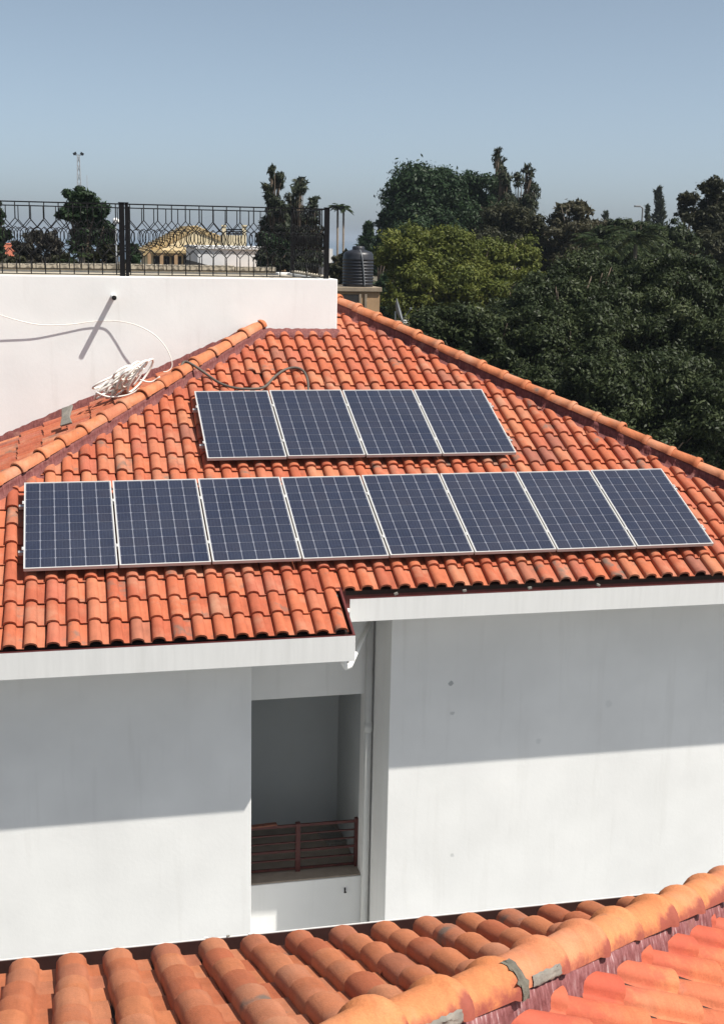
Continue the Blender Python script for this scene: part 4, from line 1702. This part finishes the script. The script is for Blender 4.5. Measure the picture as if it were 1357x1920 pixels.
# cream roof turret with railing
Yt = 92.0
tt = thing('roof_turret', 'cream stair turret with two posts and a dark railing beside the gabled house', 'turret', (at(440, 500, Yt).x, Yt, 0))
m_ = MB()
p0, p1 = at(418, 512, Yt), at(462, 441, Yt)
m_.bx(p0.x, p1.x, Yt, Yt + 1.6, 0, p1.z)
m_.build('wall', MT['cream'], tt)
for px_ in (420, 458):
    x = at(px_, 440, Yt).x
    m_ = MB()
    m_.bx(x - .13, x + .13, Yt, Yt + .25, p1.z, at(px_, 424, Yt).z)
    m_.bx(x - .18, x + .18, Yt - .05, Yt + .3, at(px_, 424, Yt).z, at(px_, 424, Yt).z + .1)
    m_.build('post', MT['cream'], tt)
for k, py_ in enumerate((430, 434, 438)):
    m_ = MB()
    q0, q1 = at(422, py_, Yt + .1), at(457, py_, Yt + .1)
    m_.bar(q0, q1, .06, .09)
    m_.build('railing_bar', MT['iron'], tt)
# long white building
Yw = 78.0
lw = thing('white_building', 'long low white building wall behind the terrace fence', 'building', (at(500, 500, Yw).x, Yw, 0))
m_ = MB()
p0, p1 = at(371, 512, Yw), at(613, 470, Yw)
m_.bx(p0.x, p1.x, Yw, Yw + 7, 0, p1.z)
m_.build('wall', MT['dim_white'], lw)
m_ = MB()
m_.bx(p0.x - .1, p1.x + .1, Yw - .12, Yw + 7.1, p1.z, p1.z + .16)
m_.build('parapet_coping', MT['dim_white'], lw)
p2 = at(622, 466, Yw)
m_ = MB()
m_.bx(at(613, 500, Yw).x, p2.x, Yw - .3, Yw + .3, 0, p2.z)
m_.build('end_pillar', MT['dim_white'], lw)
m_ = MB()
q0, q1 = at(420, 512, Yw), at(560, 503, Yw)
m_.bx(q0.x, q1.x, Yw - 1.4, Yw - .02, 0, q1.z)
m_.build('low_lean_to', MT['ochre'], lw)
m_ = MB()
q0, q1 = at(582, 506, Yw), at(597, 501, Yw)
m_.bx(q0.x, q1.x, Yw - .05, Yw + .1, q0.z, q1.z)
m_.build('window', MT['dark_room'], lw)
m_ = MB()
q0, q1 = at(355, 500, 74), at(392, 488, 74)
dk = thing('shed', 'dark shed roof in front of the white building and gabled house', 'shed', (q0.x, 74, 0))
m_.prism([(q0.x, 74, q0.z), (q1.x, 74, q0.z - .3), (q1.x, 74, q0.z + .1), (q0.x, 74, q1.z)], (0, 3, 0))
m_.build('roof', MT['dark_room'], dk)
m_ = MB()
m_.bx(q0.x + .05, q1.x - .05, 74.1, 76.9, 0, q0.z - .3)
m_.build('wall', MT['concrete'], dk)
# far left red-roofed house, white shed, low sheds
Yr = 84.0
rh = thing('house', 'far red-roofed house at the left edge behind the terrace', 'house', (at(0, 480, Yr).x, Yr, 0))
c0, c1, pk2 = at(-60, 478, Yr), at(30, 478, Yr), at(-18, 455, Yr)
m_ = MB()
m_.bx(c0.x + .4, c1.x - .4, Yr, Yr + 6, 0, c0.z)
m_.build('wall', MT['ochre'], rh)
m_ = MB()
m_.prism([(c0.x, Yr - .5, c0.z - .1), (c1.x, Yr - .5, c0.z - .1), (pk2.x + 1.4, Yr + 2.5, pk2.z), (pk2.x - 1.4, Yr + 2.5, pk2.z)], (0, .4, -.15))
m_.prism([(c0.x, Yr + 6.5, c0.z - .1), (pk2.x - 1.4, Yr + 2.9, pk2.z), (pk2.x + 1.4, Yr + 2.9, pk2.z), (c1.x, Yr + 6.5, c0.z - .1)], (0, .1, -.15))
m_.build('roof', MT['red_roof'], rh)
for px_ in (-2, 14):
    q0, q1 = at(px_, 496, Yr - .04), at(px_ + 8, 484, Yr - .04)
    m_ = MB()
    m_.bx(q0.x, q1.x, Yr - .04, Yr + .1, q0.z, q1.z)
    m_.build('window', MT['glass'], rh)
Yb = 50.0
wb = thing('white_shed', 'small white flat-roofed shed left of the double fence post', 'shed', (at(205, 500, Yb).x, Yb, 0))
q0, q1 = at(188, 480, Yb), at(226, 463, Yb)
m_ = MB()
m_.bx(q0.x, q1.x, Yb, Yb + 1.2, q0.z, q1.z)
m_.build('fascia', MT['dim_white'], wb)
m_ = MB()
m_.bx(q0.x + .08, q1.x - .08, Yb + .1, Yb + 1.1, 0, q0.z)
m_.build('wall', MT['concrete'], wb)
# floodlight mast
Ym = 240.0
mt = thing('floodlight_mast', 'tall thin floodlight mast with two lamp heads above the dark tree', 'mast', (at(147, 350, Ym).x, Ym, 0))
top = at(147, 290, Ym)
for sx_, sy_ in ((-1, -1), (1, -1), (1, 1), (-1, 1)):
    m_ = MB()
    m_.tube([(top.x + sx_ * .75, Ym + sy_ * .75, 0), (top.x + sx_ * .16, Ym + sy_ * .16, top.z)], .075, 5)
    m_.build('leg', MT['steel'], mt)
for k in range(16):
    z0, z1 = top.z * k / 16, top.z * (k + 1) / 16
    w0, w1 = .75 - .59 * k / 16, .75 - .59 * (k + 1) / 16
    m_ = MB()
    m_.tube([(top.x - w0, Ym - w0, z0), (top.x + w1, Ym - w1, z1)], .04, 4)
    m_.tube([(top.x + w0, Ym - w0, z0), (top.x - w1, Ym - w1, z1)], .04, 4)
    m_.build('lattice_brace', MT['steel'], mt)
m_ = MB()
m_.bar((top.x - .8, Ym, top.z), (top.x + .8, Ym, top.z), .12)
m_.build('crossarm', MT['steel'], mt)
for s_ in (-1, 1):
    m_ = MB()
    m_.box((top.x + s_ * .62, Ym - .1, top.z + .22), (.62, .35, .42), Matrix.Rotation(s_ * .5, 3, 'Y'))
    m_.build('lamp_head', MT['iron'], mt)
m_ = MB()
q0 = at(163, 328, 242)
m_.tube([(q0.x, 242, 0), q0], [.1, .05], 6)
tag(m_.build('antenna_pole', MT['steel']), 'thin bare pole right of the floodlight mast', 'pole')
# globe lamp by the double post
Yg = 30.0
q0 = at(217, 414, Yg)
lp = thing('globe_lamp', 'white globe lamp on a thin pole beside the double fence post', 'lamp', (q0.x, Yg, 0))
m_ = MB()
m_.tube([(q0.x, Yg, 0), (q0.x, Yg, q0.z - .06)], .02, 6)
m_.build('pole', MT['steel'], lp)
m_ = MB()
m_.lathe((q0.x, Yg, q0.z), [(.001, -.075)] + [(.075 * math.cos(a), .075 * math.sin(a)) for a in np.linspace(-1.3, 1.5, 9)] + [(.001, .075)], 14)
m_.build('globe', MT['white_pvc'], lp)
# street lamp on the right skyline
Yl = 85.0
q0 = at(1203, 420, Yl)
q1 = at(1203, 388, Yl)
lp = thing('street_lamp', 'grey street lamp with a bent arm above the right treetops', 'street lamp', (q0.x, Yl, 0))
m_ = MB()
m_.tube([(q0.x, Yl, 0), (q0.x, Yl, q1.z - .1), (q0.x - .08, Yl, q1.z), (q0.x - .25, Yl, q1.z + .06)], [.09, .06, .05, .04], 6)
m_.build('pole', MT['steel'], lp)
m_ = MB()
m_.box((q0.x - .42, Yl, q1.z + .06), (.42, .2, .12))
m_.build('lamp_head', MT['steel'], lp, .03)
# red roof corner between the right trees
q0, q1 = at(1295, 479, 54.5), at(1307, 471, 54.5)
m_ = MB()
m_.prism([(q0.x, 54.5, q0.z), (q1.x, 54.5, q0.z), (q1.x - .1, 54.5, q1.z), (q0.x + .1, 54.5, q1.z - .1)], (0, 2, .3))
rr_ = thing('house', 'scrap of a red roof showing between the trees at the right', 'house', (q0.x, 54.5, 0))
m_.build('roof', MT['red_roof'], rr_)
m_ = MB()
m_.bx(q0.x + .05, q1.x - .05, 54.6, 56, 0, q0.z)
m_.build('wall', MT['ochre'], rr_)

# water tank on its concrete stair tower
Yk = 40.0
tp = at(678, 538, Yk)
s_ = mpp(Yk, 678, 538)
tw = thing('stair_tower', 'weathered concrete stair tower carrying the black water tank', 'tower', (tp.x, Yk + .8, 0))
q0, q1 = at(626, 590, Yk), at(712, 547, Yk)
m_ = MB()
m_.bx(q0.x, q1.x, Yk, Yk + 1.7, 0, q1.z)
m_.build('wall', MT['ochre'], tw)
m_ = MB()
m_.bx(q0.x - .06, at(715, 540, Yk).x, Yk - .08, Yk + 1.8, q1.z + .001, at(680, 538, Yk).z)
m_.build('roof_slab', MT['concrete'], tw, .015)
w0, w1 = at(643, 590, Yk - .03), at(672, 552, Yk - .03)
m_ = MB()
m_.bx(w0.x, w1.x, Yk - .03, Yk + .2, w0.z - .3, w1.z)
dr_ = m_.build('door', MT['dark_room'], tw)
for xx in (w1.x + .02, w1.x + .20):
    m_ = MB()
    m_.bx(xx, xx + .07, Yk - .05, Yk - .001, w0.z - .3, w1.z + .02)
    m_.build('door_frame', MT['concrete'], tw)
tk = thing('water_tank', 'black ribbed plastic water tank on the concrete tower', 'water tank', (tp.x, Yk + .6, at(680, 538, Yk).z))
Rk = 29.5 * s_
zb_ = at(680, 538, Yk).z + .002
Hk = (538 - 474) * s_ * 1.0
prof = [(.01, 0), (Rk * .97, 0)]
nr = 9
for k in range(nr):
    z0 = Hk * (.02 + .80 * k / nr)
    dz = Hk * .80 / nr
    prof += [(Rk * .965, z0), (Rk * .965, z0 + dz * .25), (Rk, z0 + dz * .4), (Rk, z0 + dz * .85)]
prof += [(Rk * .97, Hk * .84), (Rk * .96, Hk * .93), (Rk * .86, Hk * 1.0), (Rk * .42, Hk * 1.07), (Rk * .40, Hk * 1.07)]
ctank = (tp.x - .01, Yk + .02 + Rk, zb_)
m_ = MB()
m_.lathe(ctank, prof, 32)
m_.build('body', MT['tank'], tk)
m_ = MB()
m_.lathe(ctank, [(Rk * .40, Hk * 1.055), (Rk * .40, Hk * 1.14), (Rk * .34, Hk * 1.17), (.005, Hk * 1.18)], 20)
m_.build('lid', MT['tank'], tk)
m_ = MB()
m_.tube(smooth_path([(ctank[0] - Rk * .02, ctank[1] - Rk * .5, zb_ + Hk * 1.06), (ctank[0] + Rk * .0, ctank[1] - Rk * .97, zb_ + Hk * .92), (ctank[0] + Rk * .12, ctank[1] - Rk * 1.02, zb_ + Hk * .5), (ctank[0] + Rk * .22, ctank[1] - Rk * 1.02, zb_ + .01)], 5), .02, 6)
m_.build('hose', MT['steel'], tk)
# ledge with a satellite dish right of the tower
Yd = 37.0
q0, q1 = at(730, 620, Yd), at(770, 606, Yd)
ld = thing('balcony_ledge', 'small ochre balcony ledge below the satellite dish', 'ledge', (q0.x, Yd, 0))
m_ = MB()
m_.bx(q0.x - .3, q1.x, Yd, Yd + 1.4, q1.z - .10, q1.z)
m_.build('slab', MT['concrete'], ld, .01)
m_ = MB()
m_.bx(q0.x - .25, q1.x - .08, Yd + .08, Yd + 1.3, 0, q1.z - .10)
m_.build('wall', MT['ochre'], ld)
m_ = MB()
m_.bx(at(758, 600, Yd).x, at(766, 600, Yd).x, Yd + .05, Yd + .2, q1.z, q1.z + .09)
tag(m_.build('junction_box', MT['white_pvc'], None, .008), 'small white box on the balcony ledge', 'box')
ds = thing('satellite_dish', 'grey satellite dish seen edge-on on the ledge behind the hip', 'satellite dish', at(742, 606, Yd + .5))
dc = at(743, 583, Yd + .5)
m_ = MB()
Rd = 24 * mpp(Yd, 743, 583)
axd = Vector((.93, -.30, .30)).normalized()
s1 = axd.cross(Vector((0, 0, 1))).normalized()
s2 = s1.cross(axd)
vs, fs = [], []
nr_, na_ = 6, 24
for i in range(nr_ + 1):
    r_ = Rd * i / nr_
    for j in range(na_):
        a_ = 2 * math.pi * j / na_
        vs.append(dc + (s1 * math.cos(a_) + s2 * math.sin(a_)) * r_ + axd * (r_ * r_ / Rd * .28))
for i in range(nr_):
    for j in range(na_):
        fs.append((i * na_ + j, i * na_ + (j + 1) % na_, (i + 1) * na_ + (j + 1) % na_, (i + 1) * na_ + j))
m_.add(vs, fs, True)
m_.build('reflector', MT['steel'], ds)
m_ = MB()
m_.tube([dc - s2 * Rd, dc + axd * Rd * 1.15 - s2 * .05], .012, 6)
m_.box(dc + axd * Rd * 1.15 - s2 * .04, (.06, .06, .06))
m_.build('feed_arm', MT['steel'], ds)
m_ = MB()
m_.tube([(dc.x - .02, dc.y, q1.z - .01), tuple(dc - axd * .03)], .022, 7)
m_.build('mast', MT['white_pvc'], ds)

# ------------------------------------------------------------------ hazy air
hz = MB()
hz.bx(-29990, 39990, -310, 44990, -2.4, 34.0)
hm = bpy.data.materials.new('hazy_air')
hm.use_nodes = True
hn_ = hm.node_tree
hn_.nodes.clear()
pv = hn_.nodes.new('ShaderNodeVolumePrincipled')
pv.inputs['Color'].default_value = (.50, .58, .68, 1)
pv.inputs['Density'].default_value = .00032
ho = hn_.nodes.new('ShaderNodeOutputMaterial')
hn_.links.new(pv.outputs[0], ho.inputs['Volume'])
tag(hz.build('haze', hm), 'thin pale haze lying over the land and sea', 'haze', kind='stuff')
